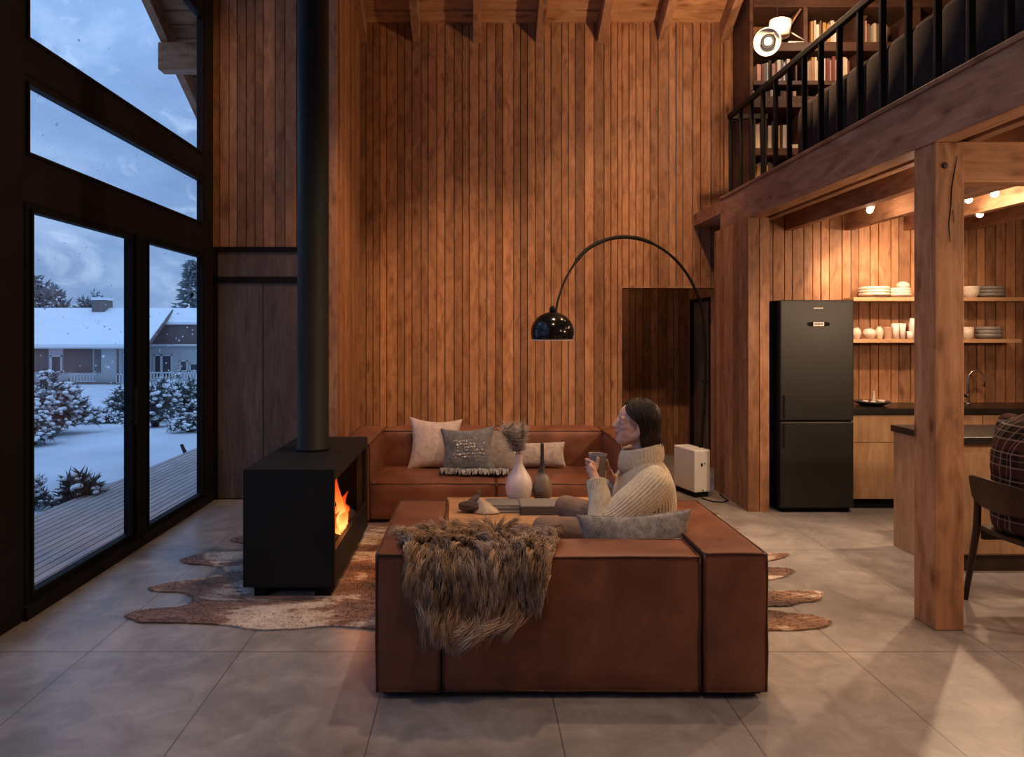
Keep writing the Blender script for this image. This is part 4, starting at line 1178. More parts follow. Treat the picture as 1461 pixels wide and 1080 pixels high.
while cnt < 24000:
    x, y = random.uniform(-2.05, 2.25), random.uniform(3.68, 6.2)
    if not inside(x, y): continue
    if -.4 < x < 1.25 and 3.2 < y < 4.0: continue
    if SX0 < x < SX1 and SY0 < y < SY1: continue
    dd = V((.25 + .5 * nz((x, y, 0), 1.2, 3), -.8 + .6 * nz((x, y, 0), 1.5, 9), .30)).normalized()
    hair3(V((x, y, .008)), dd, random.uniform(.016, .034), .0019); cnt += 1
mb = MB(); mb.v = [tuple(v) for v in hv]; mb.f = hf; mb.r = [.5] * len(hf); mb.sm = [True] * len(hf)
ho = mb.build('pile', RUGM, rug); ho['kind'] = 'stuff'

# ------------------------------------------------------------------ fur throw over the near sofa
FM = Mat('sheepskin fur'); co = FM.coord(); r = FM.rnd()
n1 = FM.noise(co, 5, 3, .6)
f = FM.math('ADD', FM.math('MULTIPLY', r, .55), FM.math('MULTIPLY', n1, .45))
c = FM.ramp(f, [(.2, (.17, .095, .058)), (.40, (.37, .235, .150)), (.62, (.58, .41, .285)), (.9, (.78, .63, .49))])
FURM = FM.bsdf(c, .65, 0, None, .25, Sheen_Weight=.25)
ft = thing('fur_throw', 'long haired light brown sheepskin throw draped over the near sofa back', 'throw', (.04, 3.15, .62))
path = catmull([V((0, 3.40, .50)), V((0, 3.345, .60)), V((0, 3.30, .640)), V((0, 3.18, .648)), V((0, 3.07, .640)), V((0, 3.035, .60)), V((0, 3.028, .50)), V((0, 3.026, .40)), V((0, 3.024, .355))], 5)
def half(t):   # left / right edge along the hang
    L = [-.235, -.275, -.30, -.315, -.27, -.25, -.24, -.215, -.165]
    Rr = [.26, .32, .355, .36, .335, .31, .28, .21, .06]
    k = t * 8; i = min(int(k), 7); w = k - i
    return lerp(L[i], L[i + 1], w) , lerp(Rr[i], Rr[i + 1], w)
mb = MB(); rows = []
N = len(path)
for i, p in enumerate(path):
    a, b = half(i / (N - 1)); row = []
    for j in range(25):
        x = lerp(a, b, j / 24)
        row.append(V((x, p.y - (.006 if p.z < .62 and p.y < 3.06 else 0), p.z + .008 * nz((x * 6, p.y * 6, p.z * 6), 1, 2))))
    rows.append(row)
def surf(t, s):
    k = t * (N - 1); i = min(int(k), N - 2); w = k - i
    k2 = s * 24; j = min(int(k2), 23); w2 = k2 - j
    p = rows[i][j].lerp(rows[i][j + 1], w2).lerp(rows[i + 1][j].lerp(rows[i + 1][j + 1], w2), w)
    tx = rows[i][j + 1] - rows[i][j]; ty = rows[i + 1][j] - rows[i][j]
    n = tx.cross(ty).normalized()
    return p, n, ty.normalized()
mb.grid(rows, close=False, caps=False); 
sk = mb.build('hide', FURM, ft, solid=.008)
random.seed(29)
mb = MB()
p0, n0, t0 = surf(.45, .5)
sgn = 1 if n0.z > 0 else -1
for k in range(1500):
    t = random.random() ** .9; s = random.random()
    if random.random() < .16: s = random.choice((0.0, 1.0)) + random.uniform(-.02, .02); s = min(max(s, 0), 1)
    if random.random() < .10: t = random.uniform(.93, 1)
    p, n, dn = surf(t, s); n = n * sgn
    side = (s - .5) * 2
    onfront = p.y < 3.06
    flow = dn * (1.0 if t > .3 else (-.2 + t * 3)) + V((side * .30 * (1.2 - t), 0, 0)) + V((nz(p, 9, 3), nz(p, 9, 6), nz(p, 9, 8))) * .75
    L = random.uniform(.065, .125) * (1.15 if t > .8 else 1.0)
    lift = (.42 if not onfront else .22)
    tip = p + (flow.normalized() * 1.0 + n * lift).normalized() * L + V((0, 0, -.018 if onfront else -.004))
    tone = min(max(.5 + .45 * nz(p, 4.5, 12) + random.uniform(-.38, .38), 0), 1)
    for q in range(15):
        b = p + V((random.gauss(0, .014), random.gauss(0, .008), random.gauss(0, .014) if onfront else 0))
        e_ = tip + V((random.gauss(0, .0065), random.gauss(0, .005), random.gauss(0, .012)))
        m1 = b.lerp(e_, .38) + n * L * .24; m2 = b.lerp(e_, .72) + n * L * .17
        rr_ = random.uniform(.0010, .0015)
        mb.tube([b, m1, m2, e_], [rr_, rr_ * 1.05, rr_ * .8, .0003], 3, True, min(max(tone + random.uniform(-.18, .18), 0), 1))
fo = mb.build('fur', FURM, ft); fo['kind'] = 'stuff'

# ------------------------------------------------------------------ outdoors: deck, snow, shrubs, house, trees
mb = MB(); x = XL - .17
while x > -3.93:
    mb.box(x - .066, x, -2, 11, -.085, -.055); x -= .078
d_ = mb
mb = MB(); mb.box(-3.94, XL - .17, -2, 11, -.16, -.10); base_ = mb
mb = d_
dk_ = tag(mb.build('deck', M['deck'], org=(-3.2, 4, -.08)), 'weathered wooden deck outside the glass front', 'deck', None, 'structure')
base_.build('deck_gap_shade', M['black'], dk_)  # black box added under the boards so their gaps look shaded
def gz(x, y):
    t = min(max((y - 7) / 33, 0), 1); s_ = t * t * (3 - 2 * t)
    return -.22 - 1.12 * s_ + .09 * nz((x, y, 0), .35, 1) + .04 * nz((x, y, 0), 1.1, 4)
mb = MB(); xs = [-3.9 - .35 * (1.12 ** i - 1) / .12 for i in range(32)]; ysn = [-4 + .35 * (1.062 ** i - 1) / .062 for i in range(48)]
mb.grid([[V((x, y, gz(x, y))) for x in xs] for y in ysn], close=False, caps=False)
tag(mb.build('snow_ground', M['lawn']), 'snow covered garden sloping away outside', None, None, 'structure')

def spike(mb, p, d, L, r, rnd):
    u = V((0, 0, 1)) if abs(d.z) < .9 else V((1, 0, 0))
    a = d.cross(u).normalized() * r; b = d.cross(a).normalized() * r
    mb.add([p + a, p - a * .5 + b * .87, p - a * .5 - b * .87, p + d * L], [(0, 1, 3), (1, 2, 3), (2, 0, 3)], rnd)

def snow_shrub(name, label, c, w, h, sprays, seed, needle=.10, snow=1.0, nd=26, mat='needles', group=None):
    random.seed(seed)
    t = thing(name, label, 'shrub', c, 0, group)
    st_, fo_, sn = MB(), MB(), MB()
    c = V(c)
    for k in range(sprays):
        a = random.uniform(0, 2 * PI); el = random.uniform(.12, 1.0)
        tip = c + V((math.cos(a) * w * (1.05 - el * .75) * random.uniform(.75, 1.05), math.sin(a) * w * (1.05 - el * .75) * random.uniform(.75, 1.05), h * (.12 + .88 * el) * random.uniform(.75, 1.05)))
        b = c + V((random.uniform(-.1, .1) * w, random.uniform(-.1, .1) * w, 0))
        mid = b.lerp(tip, .5) + V((0, 0, h * .12))
        pts = catmull([b, mid, tip], 4)
        st_.tube(pts, [.012 * (1 - .1 * i) * w for i in range(len(pts))], 5)
        for q in range(nd):
            f = random.uniform(.3, 1.0); i = min(int(f * (len(pts) - 1)), len(pts) - 2)
            p = pts[i].lerp(pts[i + 1], f * (len(pts) - 1) - i)
            d = ((tip - mid).normalized() * .8 + V((random.gauss(0, .7), random.gauss(0, .7), random.gauss(.1, .6)))).normalized()
            spike(fo_, p, d, needle * random.uniform(.6, 1.3), needle * .11, random.random())
            if random.random() < .17 * snow and f > .45:
                rr_ = needle * random.uniform(.13, .30)
                sn.ball(p + d * needle * .5 + V((0, 0, rr_ * .3)), (rr_ * 1.35, rr_ * 1.2, rr_ * .75), None, 6, 4)
    st_.build('branches', M['bark'], t)
    o = fo_.build('foliage', M[mat], t); o['kind'] = 'stuff'
    o = sn.build('snow_cover', M['snow'], t); o['kind'] = 'stuff'
    return t
def gp(u, d, dz=0.0):
    x = (u - VPX) * d / FOC
    return (x, d, gz(x, d) - .02 + dz)
GS = 'snowy shrubs in the garden'
snow_shrub('snowy_shrub', 'largest snow laden evergreen shrub behind the nearer glass panel', gp(66, 13.0), 1.0, 1.25, 120, 101, .17, 1.5, 30, group=GS)
snow_shrub('snowy_shrub', 'low snow laden evergreen at the very left below the large shrub', gp(46, 11.6), .55, .55, 40, 102, .15, 1.4, 26, group=GS)
snow_shrub('snowy_shrub', 'spiky snow dusted shrub seen beside the window mullion', gp(186, 16.4), .76, .90, 60, 103, .16, .9, 26, group=GS)
snow_shrub('snowy_shrub', 'spiky upright snow dusted shrub right of the window mullion', gp(222, 14.6), .56, .98, 66, 104, .19, .8, 26, group=GS)
snow_shrub('snowy_shrub', 'broad snow covered shrub beside the far window edge', gp(266, 16.2), .86, 1.05, 90, 105, .15, 1.2, 28, group=GS)
snow_shrub('snowy_shrub', 'low snow covered ground shrub between the spiky ones', gp(150, 15.6), .70, .30, 34, 106, .12, 1.6, 22, group=GS)
snow_shrub('snowy_shrub', 'low snow covered bush at the foot of the broad shrub', gp(272, 13.2), .50, .34, 30, 110, .12, 1.6, 22, group=GS)
snow_shrub('bare_shrub', 'brown spiky little plant beside the deck', gp(112, 7.2), .32, .44, 52, 107, .13, .35, 20, 'twig', 'little plants by the deck')
snow_shrub('bare_shrub', 'small dark plant at the left edge of the glass beside the deck', gp(44, 7.4), .22, .36, 34, 108, .11, .6, 18, 'twig', 'little plants by the deck')
tag(MB().tube([V(gp(262, 9.8)), V(gp(266, 9.75)) + V((0, 0, .14)), V(gp(264, 9.7)) + V((-.05, 0, .30))], [.035, .03, .022], 8).build('wooden_stake', M['bark'], org=gp(262, 9.8)), 'short dark leaning stake in the snow behind the deck', 'stake')

# the neighbour's house
HD = 40.0
def hx(u, d=HD): return (u - VPX) * d / FOC
def hz(v, d=HD): return CAMZ - (v - VPY) * d / FOC
hs = thing('house', 'low pale house with snow covered roof and chimney across the garden', 'house', (hx(160), HD + 3, -1.3))
zb, ze = -1.5, hz(494)
MB().box(hx(-90), hx(172), HD, HD + 7, zb, ze).build('wall', M['render_wall'], hs)
MB().box(hx(150, HD + 3), hx(420), HD + 3.0, HD + 7, zb, hz(466, HD + 3)).build('wing_wall', M['render_wall'], hs)
zrg = hz(443) + .14
mb = MB()
mb.hexa([(hx(-100), HD - .5, ze - .04), (hx(209, HD - .5), HD - .5, ze - .04), (hx(247, HD + 4.2), HD + 4.2, zrg), (hx(-100), HD + 4.2, zrg), (hx(-100), HD - .5, ze + .12), (hx(209, HD - .5), HD - .5, ze + .12), (hx(247, HD + 4.2), HD + 4.2, zrg + .16), (hx(-100), HD + 4.2, zrg + .16)])
mb.hexa([(hx(-100), HD + 4.2, zrg), (hx(247, HD + 4.2), HD + 4.2, zrg), (hx(247, HD + 4.2), HD + 9, ze), (hx(-100), HD + 9, ze), (hx(-100), HD + 4.2, zrg + .16), (hx(247, HD + 4.2), HD + 4.2, zrg + .16), (hx(247, HD + 4.2), HD + 9, ze + .1), (hx(-100), HD + 9, ze + .1)])
mb.hexa([(hx(234, HD + 2.8), HD + 2.8, hz(463, HD + 2.8)), (hx(430), HD + 2.8, hz(463, HD + 2.8)), (hx(430), HD + 4.2, zrg), (hx(240, HD + 4.2), HD + 4.2, zrg), (hx(234, HD + 2.8), HD + 2.8, hz(463, HD + 2.8) + .14), (hx(430), HD + 2.8, hz(463, HD + 2.8) + .14), (hx(430), HD + 4.2, zrg + .15), (hx(240, HD + 4.2), HD + 4.2, zrg + .15)])
mb.build('snowy_roof', M['snow'], hs)
MB().box(hx(-100), hx(209), HD - .52, HD - .45, ze - .12, ze - .03).build('eave_board', M['house_white'], hs)
MB().hexa([(hx(208, HD - .54), HD - .54, ze - .14), (hx(211, HD - .54), HD - .54, ze - .14), (hx(249, HD + 4.2), HD + 4.2, zrg - .06), (hx(245, HD + 4.2), HD + 4.2, zrg - .06), (hx(208, HD - .54), HD - .54, ze + .06), (hx(211, HD - .54), HD - .54, ze + .06), (hx(249, HD + 4.2), HD + 4.2, zrg + .12), (hx(245, HD + 4.2), HD + 4.2, zrg + .12)]).build('verge_board', M['house_dark'], hs)
MB().box(hx(212, HD + 3), hx(420), HD + 2.92, HD + 2.99, hz(492, HD + 3), hz(463, HD + 3)).build('gable_cladding', M['house_dark'], hs)
MB().box(hx(211, HD + 2.8), hx(420), HD + 2.7, HD + 2.92, hz(494, HD + 2.8), hz(491, HD + 2.8)).build('beam', M['house_white'], hs)
ch = MB().box(hx(131, HD + 3.6), hx(149, HD + 3.6), HD + 3.6, HD + 4.6, zrg - .6, hz(428, HD + 3.6)).build('chimney', M['brick'], hs)
MB().box(hx(130, HD + 3.6), hx(150, HD + 3.6), HD + 3.55, HD + 4.65, hz(428, HD + 3.6), hz(425, HD + 3.6) + .03).build('snow_cap', M['snow'], ch)
def hwin(name, u0, u1, v0, v1, y, mat='house_glass', frame=True):
    mb = MB()
    f = .07
    hx_, hz_ = globals()['hx'], globals()['hz']
    hx = lambda u: hx_(u, y)
    hz = lambda v: hz_(v, y)
    if frame:
        mb.box(hx(u0), hx(u1), y - .08, y - .01, hz(v0) - f, hz(v0)); mb.box(hx(u0), hx(u1), y - .08, y - .01, hz(v1), hz(v1) + f)
        mb.box(hx(u0), hx(u0) + f, y - .08, y - .01, hz(v1), hz(v0)); mb.box(hx(u1) - f, hx(u1), y - .08, y - .01, hz(v1), hz(v0))
        fo = mb.build(name, M['house_white'], hs)
        MB().box(hx(u0) + f, hx(u1) - f, y - .05, y - .02, hz(v1) + f, hz(v0) - f).build('pane', M[mat], fo)
    else:
        MB().box(hx(u0), hx(u1), y - .05, y - .01, hz(v1), hz(v0)).build(name, M[mat], hs)
hwin('cladding', 48, 69, 496, 530, HD, 'house_dark', False)
hwin('window', 73, 89, 507, 531, HD)
hwin('cladding', 91, 132, 496, 531, HD, 'house_dark', False)
hwin('shutter', 135, 144, 499, 531, HD, 'brick', False)
hwin('window', 174, 183, 519, 536, HD + 3)
hwin('glass_door', 220, 231, 506, 539, HD + 3.0); hwin('glass_door', 231, 246, 506, 539, HD + 3.0)
hwin('window', 257, 268, 514, 530, HD + 3.0); hwin('window', 271, 284, 518, 530, HD + 3.0)
for u in (172, 209, 269):
    MB().box(hx(u), hx(u) + .09, HD - .45 if u < 210 else HD + 2.72, HD - .36 if u < 210 else HD + 2.81, zb, ze if u < 210 else hz(493)).build('porch_post', M['house_dark'] if u != 269 else M['house_white'], hs)
for (u0, u1, y, v0, v1) in ((106, 144, HD - .6, 532, 544), (173, 207, HD - .6, 532, 546), (209, 300, HD - .6, 530, 541)):
    mb = MB(); mb.box(hx(u0), hx(u1), y, y + .06, hz(v0) - .06, hz(v0)); mb.box(hx(u0), hx(u1), y, y + .05, hz(v1), hz(v1) + .05)
    x = hx(u0)
    while x <= hx(u1):
        mb.box(x, x + .035, y, y + .04, hz(v1), hz(v0)); x += .17
    mb.build('porch_railing', M['house_white'], hs)
MB().box(hx(40), hx(172), HD - .62, HD, zb - .3, hz(545)).build('plinth', M['brick'], hs)

# trees behind the house
def far_tree(label, u, v0, v1, wpx, d, seed, conifer):
    random.seed(seed)
    x = (u - VPX) * d / FOC; zt = CAMZ - (v0 - VPY) * d / FOC; zb = -1.6
    t = thing('snowy_tree', label, 'tree', (x, d, zb), 0, 'trees behind the snowy house')
    W_ = wpx * d / FOC / 2; H = zt - zb
    MB().tube([(x, d, zb), (x, d, zb + H * .5), (x, d, zt - .1)], [.3, .22, .04], 8).build('trunk', M['bark'], t)
    fo_, sn = MB(), MB()
    for k in range(900 if conifer else 1100):
        if conifer:
            f = random.random() ** .8; r_ = W_ * (1.05 - f) * random.uniform(.35, 1.0) * (1 + .3 * math.sin(f * 40))
            a = random.uniform(0, 2 * PI); p = V((x + r_ * math.cos(a), d + r_ * math.sin(a), zb + H * (.12 + .88 * f)))
            dr = V((math.cos(a), math.sin(a), -.25 + random.gauss(0, .3))).normalized()
        else:
            q = V((random.gauss(0, 1), random.gauss(0, 1), random.gauss(0, 1))).normalized() * random.random() ** .4
            k_ = 1 + .4 * nz(q, 2.5, seed)
            p = V((x + q.x * W_ * k_, d + q.y * W_ * k_, zt - H * .34 + q.z * H * .34 * k_))
            dr = (q + V((random.gauss(0, .6), random.gauss(0, .6), random.gauss(.2, .5)))).normalized()
        spike(fo_, p, dr, .75 * random.uniform(.5, 1.2), .15, random.random())
        if random.random() < .25: sn.ball(p + V((0, 0, .12)), (.22, .22, .10), None, 5, 3)
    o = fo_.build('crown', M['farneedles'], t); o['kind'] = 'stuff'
    o = sn.build('snow_cover', M['snow'], t); o['kind'] = 'stuff'
far_tree('tall dark conifer behind the right end of the snowy house', 274, 372, 460, 62, 56, 201, True)
far_tree('round snowy tree at the far left behind the house roof', 47, 393, 470, 40, 56, 202, False)
far_tree('lower spreading snowy tree second from left behind the roof', 76, 411, 470, 40, 66, 203, False)
far_tree('bushy snowy tree behind the chimney', 132, 424, 470, 48, 72, 204, False)

# falling snow
mb = MB(); random.seed(77)
for k in range(900):
    p = V((random.uniform(-14, -2.9), random.uniform(6.5, 24), random.uniform(-.3, 7)))
    if p.x > -4.1 and p.z > 3.2: continue
    r_ = random.uniform(.005, .010) * (1 + p.y * .05)
    if random.random() < .06: r_ *= 2.2
    mb.ball(p, (r_ * random.uniform(.7, 1.4), r_, r_ * random.uniform(.7, 1.5)), None, 5, 4)
so = mb.build('falling_snow', M['snow']); tag(so, 'snowflakes falling outside the glass front', 'snow', None, 'stuff')
# ------------------------------------------------------------------ people
SKIN = plain('light skin', (.50, .275, .20), .5, 0, .05, 14, .06, 220)
SKINP = Mat('skin'); co = SKINP.coord()
c = SKINP.ramp(SKINP.noise(co, 9, 4, .6), [(.3, (.58, .32, .23)), (.7, (.68, .39, .29))])
SKINM = SKINP.bsdf(c, .48, 0, SKINP.bump(SKINP.noise(co, 260, 2), .08, .002), .4, Subsurface_Weight=.08, Subsurface_Scale=.02)
SW = Mat('cream knitted wool'); co = SW.coord()
n = SW.noise(co, 55, 3, .7)
c = SW.ramp(n, [(.3, (.52, .42, .30)), (.7, (.72, .62, .47))])
SWM = SW.bsdf(c, .9, 0, SW.bump(n, .35, .004), .15, Sheen_Weight=.3)
LEG = plain('tan cotton leggings', (.235, .145, .105), .8, 0, .1, 18, .15, 140)
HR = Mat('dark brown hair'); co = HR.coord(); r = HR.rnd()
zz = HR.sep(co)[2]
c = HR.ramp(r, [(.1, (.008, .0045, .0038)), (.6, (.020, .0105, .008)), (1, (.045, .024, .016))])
c = HR.mix(HR.n('ShaderNodeMapRange', {0: zz, 1: .66, 2: .50, 3: 0, 4: .6}).outputs[0], c, (.16, .075, .04))  # warm light on the hair tips, put into their colour
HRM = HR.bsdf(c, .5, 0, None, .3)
LIP = plain('lips', (.42, .15, .12), .4, 0, .05, 30)
EYE = plain('dark eye and lashes', (.02, .014, .012), .3, 0, .1, 30)

def finger(mb, pts, r0, r1):
    for i in range(len(pts) - 1):
        a = lerp(r0, r1, i / (len(pts) - 1)); b = lerp(r0, r1, (i + 1) / (len(pts) - 1))
        mb.capsule(pts[i], a, pts[i + 1], b, 10, 3)

def ribbed(mb, centers, radii, ax0, n=120, ribs=0, amp=.004, caps=False, wrk=.0, seed=0., up=None):
    """loft of ribbed knit: centers along the middle, radii (a, b); ax0 the direction of a"""
    rings = []
    C = [V(c) for c in centers]
    for i, c in enumerate(C):
        t = (C[min(i + 1, len(C) - 1)] - C[max(i - 1, 0)]).normalized()
        a = V(ax0); a = (a - t * a.dot(t)).normalized(); b = t.cross(a)
        if up is not None:  # keep rings level
            a = V(ax0); b = V(up).cross(a)
        ra, rb = radii[i]; ring = []
        for j in range(n):
            th = 2 * PI * j / n
            k = amp * (abs(math.cos(th * ribs / 2)) ** .7 - .5) if ribs else 0
            p = c + a * ((ra + k) * math.cos(th)) + b * ((rb + k) * math.sin(th))
            if wrk:
                k2 = wrk * (nz(p, 7, seed) + .7 * nz((p.x * 5, p.y * 5, p.z * 16), 1, seed + 3))
                p += (p - c).normalized() * k2
            ring.append(p)
        rings.append(ring)
    mb.grid(rings, close=True, caps=caps, rnd=.5)

def resample(vals, k):
    """vals: tuples; smooth them with k steps"""
    v3 = [V((a[0], a[1], a[2] if len(a) > 2 else 0)) for a in vals]
    return catmull(v3, k)

# ---- the woman on the near sofa
w = thing('person', 'woman in cream chunky knit turtleneck sitting sideways on the sofa holding a mug', 'person', (.88, 3.65, .42))
b = MB()
YW = 3.65
# head: cranium, full face, jaw, nose, lips, chin, brow, ears
b.ball((.878, YW, 1.150), (.090, .074, .092))
b.ball((.836, YW, 1.152), (.079, .066, .074))                      # forehead
b.ball((.826, YW, 1.105), (.066, .063, .080))                      # middle face
b.ball((.812, YW, 1.068), (.060, .052, .058))                      # lower face
b.capsule((.845, YW, 1.055), .052, (.785, YW, 1.040), .036)
b.ball((.768, YW, 1.031), (.024, .026, .022))                      # chin
for s in (-1, 1):
    b.capsule((.858, YW + s * .045, 1.072), .030, (.790, YW + s * .018, 1.036), .024)
    b.ball((.792, YW + s * .027, 1.104), (.032, .029, .030))       # cheek
    b.ball((.806, YW + s * .026, 1.075), (.040, .030, .044))
    b.ball((.776, YW + s * .026, 1.146), (.018, .027, .013))       # brow
    b.ball((.780, YW + s * .031, 1.128), (.022, .022, .022))       # eyelids
    b.ball((.856, YW + s * .068, 1.094), (.018, .010, .029), Euler((0, .25, s * -.3)))
    b.ball((.851, YW + s * .069, 1.070), (.009, .008, .011))
b.capsule((.760, YW, 1.146), .0095, (.739, YW, 1.108), .0105)
for s in (-1, 1): b.ball((.768, YW + s * .014, 1.116), (.024, .016, .034))
b.ball((.7355, YW, 1.1045), (.0105, .0115, .009))
for s in (-1, 1): b.ball((.746, YW + s * .0115, 1.101), (.011, .0075, .0075))
b.ball((.757, YW, 1.084), (.016, .023, .014))
b.ball((.7515, YW, 1.075), (.011, .019, .0065)); b.ball((.754, YW, 1.0635), (.011, .017, .0068))
b.ball((.763, YW, 1.050), (.016, .024, .014))
# neck and trunk
b.capsule((.885, YW, 1.05), .054, (.895, YW, .90), .058)
b.capsule((.895, YW, .84), .10, (.88, YW, .56), .12)
b.capsule((.895, YW - .13, .85), .06, (.895, YW + .13, .85), .06)
# near arm, far arm
b.capsule((.90, 3.49, .84), .05, (.648, 3.425, .662), .042); b.capsule((.648, 3.425, .662), .040, (.616, 3.518, .842), .027)
b.capsule((.90, 3.81, .84), .05, (.795, 3.885, .665), .042); b.capsule((.795, 3.885, .665), .040, (.752, 3.745, .800), .027)
# near hand round the mug: palm, four fingers, thumb
MX, MY = .640, 3.625
b.ball((.601, 3.548, .880), (.017, .026, .043), Euler((-.25, -.22, .5)))
b.capsule((.616, 3.522, .846), .024, (.600, 3.552, .885), .024)
for k, (z, L) in enumerate(((.925, 1.0), (.905, 1.06), (.885, 1.0), (.866, .82))):
    r0 = (.0095, .0097, .0092, .0082)[k]
    ang = [math.radians(a) for a in (238, 205, 205 - 38 * L, 205 - 72 * L)]
    rad_ = .0565 - .004 * (k / 3)
    pts = [V((.594 - .004 * k * .3, 3.556 + .002 * k, z - .012))] + [V((MX + rad_ * math.cos(a), MY + rad_ * math.sin(a), z + .006 * math.sin(i * 1.2))) for i, a in enumerate(ang)]
    finger(b, pts, r0 * 1.1, r0 * .82)
finger(b, [V((.604, 3.545, .868)), V((.622, 3.556, .898)), V((.632, 3.566, .925)), V((.634, 3.5665, .948))], .0125, .0090)
# far hand: palm right of the mug, fingers round its far side, thumb up the near right side
b.ball((.712, 3.700, .842), (.036, .018, .030), Euler((.2, .55, .65)))
b.capsule((.752, 3.745, .800), .025, (.712, 3.703, .843), .024)
for k, z in enumerate((.878, .861, .845, .830)):
    r0 = (.0095, .0097, .0092, .0082)[k]
    rad_ = .0625 - .006 * (k / 3) + .004 * (z > .87)
    ang = [math.radians(a) for a in (30, 52, 72, 92 - 6 * k)]
    pts = [V((.702, 3.690 + .001 * k, z - .008))] + [V((MX + rad_ * math.cos(a) * .95, MY + rad_ * math.sin(a), z - .003 * i)) for i, a in enumerate(ang)]
    finger(b, pts, r0 * 1.1, r0 * .82)
finger(b, [V((.722, 3.690, .848)), V((.706, 3.662, .880)), V((.697, 3.642, .905)), V((.691, 3.630, .925))], .0125, .0088)
# legs folded on the seat, bare feet
b.capsule((.87, 3.57, .50), .085, (.36, 3.545, .585), .055); b.capsule((.87, 3.73, .50), .085, (.515, 3.87, .615), .055)
b.capsule((.36, 3.545, .58), .050, (.64, 3.62, .45), .035); b.capsule((.515, 3.87, .61), .050, (.66, 3.76, .45), .035)
b.capsule((.64, 3.62, .448), .032, (.80, 3.72, .432), .026); b.capsule((.66, 3.76, .448), .032, (.53, 3.66, .432), .024)
body = b.build('body', SKINM, w, remesh=.0036, smooth=6)
# trousers
b = MB()
b.capsule((.875, 3.565, .515), .115, (.355, 3.548, .590), .066); b.capsule((.875, 3.735, .515), .115, (.510, 3.872, .620), .066)
b.capsule((.355, 3.548, .588), .064, (.62, 3.615, .462), .046); b.capsule((.510, 3.872, .618), .064, (.645, 3.768, .462), .046)
b.ball((.885, YW, .52), (.15, .18, .11))
b.build('leggings', LEG, w, remesh=.007, smooth=5)
# sweater: trunk, sleeves, rolled collar - real ribs
b = MB()
tr = [(.455, .872, .150, .190), (.47, .875, .172, .205), (.52, .878, .178, .212), (.60, .884, .172, .212), (.68, .890, .164, .208), (.76, .893, .154, .204), (.82, .897, .138, .196), (.865, .900, .121, .172), (.90, .897, .100, .130), (.93, .893, .082, .092)]
cz = resample([(t[1], t[0]) for t in tr], 6); cr_ = resample([(t[2], t[3]) for t in tr], 6)
ribbed(b, [V((p.x, YW, p.y)) for p in cz], [(p.x, p.y) for p in cr_], (1, 0, 0), 300, 50, .0075, wrk=.006, seed=3, up=(0, 0, 1))
def sleeve(pts, rad, ax, seed):
    c = catmull(pts, 9); rr = resample([(q, q * .98) for q in rad], 9)
    ribbed(b, c, [(p.x, p.y) for p in rr], ax, 192, 34, .0050, caps=True, wrk=.007, seed=seed)
sleeve([(.945, 3.515, .870), (.895, 3.480, .825), (.775, 3.430, .735), (.668, 3.412, .668), (.632, 3.428, .672), (.628, 3.462, .735), (.622, 3.492, .792), (.615, 3.520, .850)], [.070, .094, .088, .074, .068, .060, .052, .040], (0, -1, .2), 7)
sleeve([(.93, 3.78, .870), (.90, 3.825, .825), (.84, 3.875, .73), (.80, 3.905, .668), (.775, 3.875, .68), (.77, 3.82, .735), (.755, 3.755, .79)], [.070, .092, .084, .074, .066, .058, .042], (0, 1, .2), 9)
# cuff folds on the near sleeve
ribbed(b, catmull([(.630, 3.470, .745), (.624, 3.490, .785), (.616, 3.517, .846)], 5), [(lerp(.058, .0475, i / 10), lerp(.058, .0475, i / 10)) for i in range(11)], (0, -1, .2), 156, 26, .005, wrk=.003)
col_ = [(.68, .985), (.84, 1.010), (.95, 1.004), (1.02, .985), (1.07, .955), (1.08, .925), (1.02, .905), (.90, .903), (.80, .92)]
cs = resample(col_, 5)
rings = []; n_ = 264
for p in cs:
    ring = []
    for j in range(n_):
        th = 2 * PI * j / n_
        k = 1 + .045 * (abs(math.cos(th * 22)) ** .7 - .5)
        x = .110 * p.x * k * math.cos(th); y = .093 * p.x * k * math.sin(th)
        ring.append(V((.877 + x, YW + y, p.y + .26 * x - .008 + .005 * nz((x * 9, y * 9, p.y * 9), 1, 6))))
    rings.append(ring)
b.grid(rings, close=True, caps=False, rnd=.5)
b.build('sweater', SWM, w, fix=True)
# face details
b = MB(); b.ball((.7480, YW, 1.0745), (.0090, .0165, .0042)); b.ball((.7500, YW, 1.0650), (.0090, .0150, .0046)); b.build('lips', LIP, w)
for s in (-1, 1):
    e = MB().ball((.7655, YW + s * .030, 1.1275), (.0095, .0125, .0060)).build('eye', plain('eye white', (.6, .55, .52), .25) if s < 0 else bpy.data.materials['eye white'], w)
    MB().ball((.7580, YW + s * .0285, 1.1275), (.0040, .0055, .0052)).build('iris', EYE, e)
    MB().tube([(.7605, YW + s * .018, 1.1310), (.7555, YW + s * .029, 1.1335), (.765, YW + s * .043, 1.129)], [.0008, .0015, .0008], 6).build('lashes', EYE, e)
    MB().tube([(.7585, YW + s * .014, 1.151), (.7575, YW + s * .027, 1.1555), (.769, YW + s * .046, 1.151)], [.0012, .0019, .0008], 6).build('eyebrow', HRM, w)
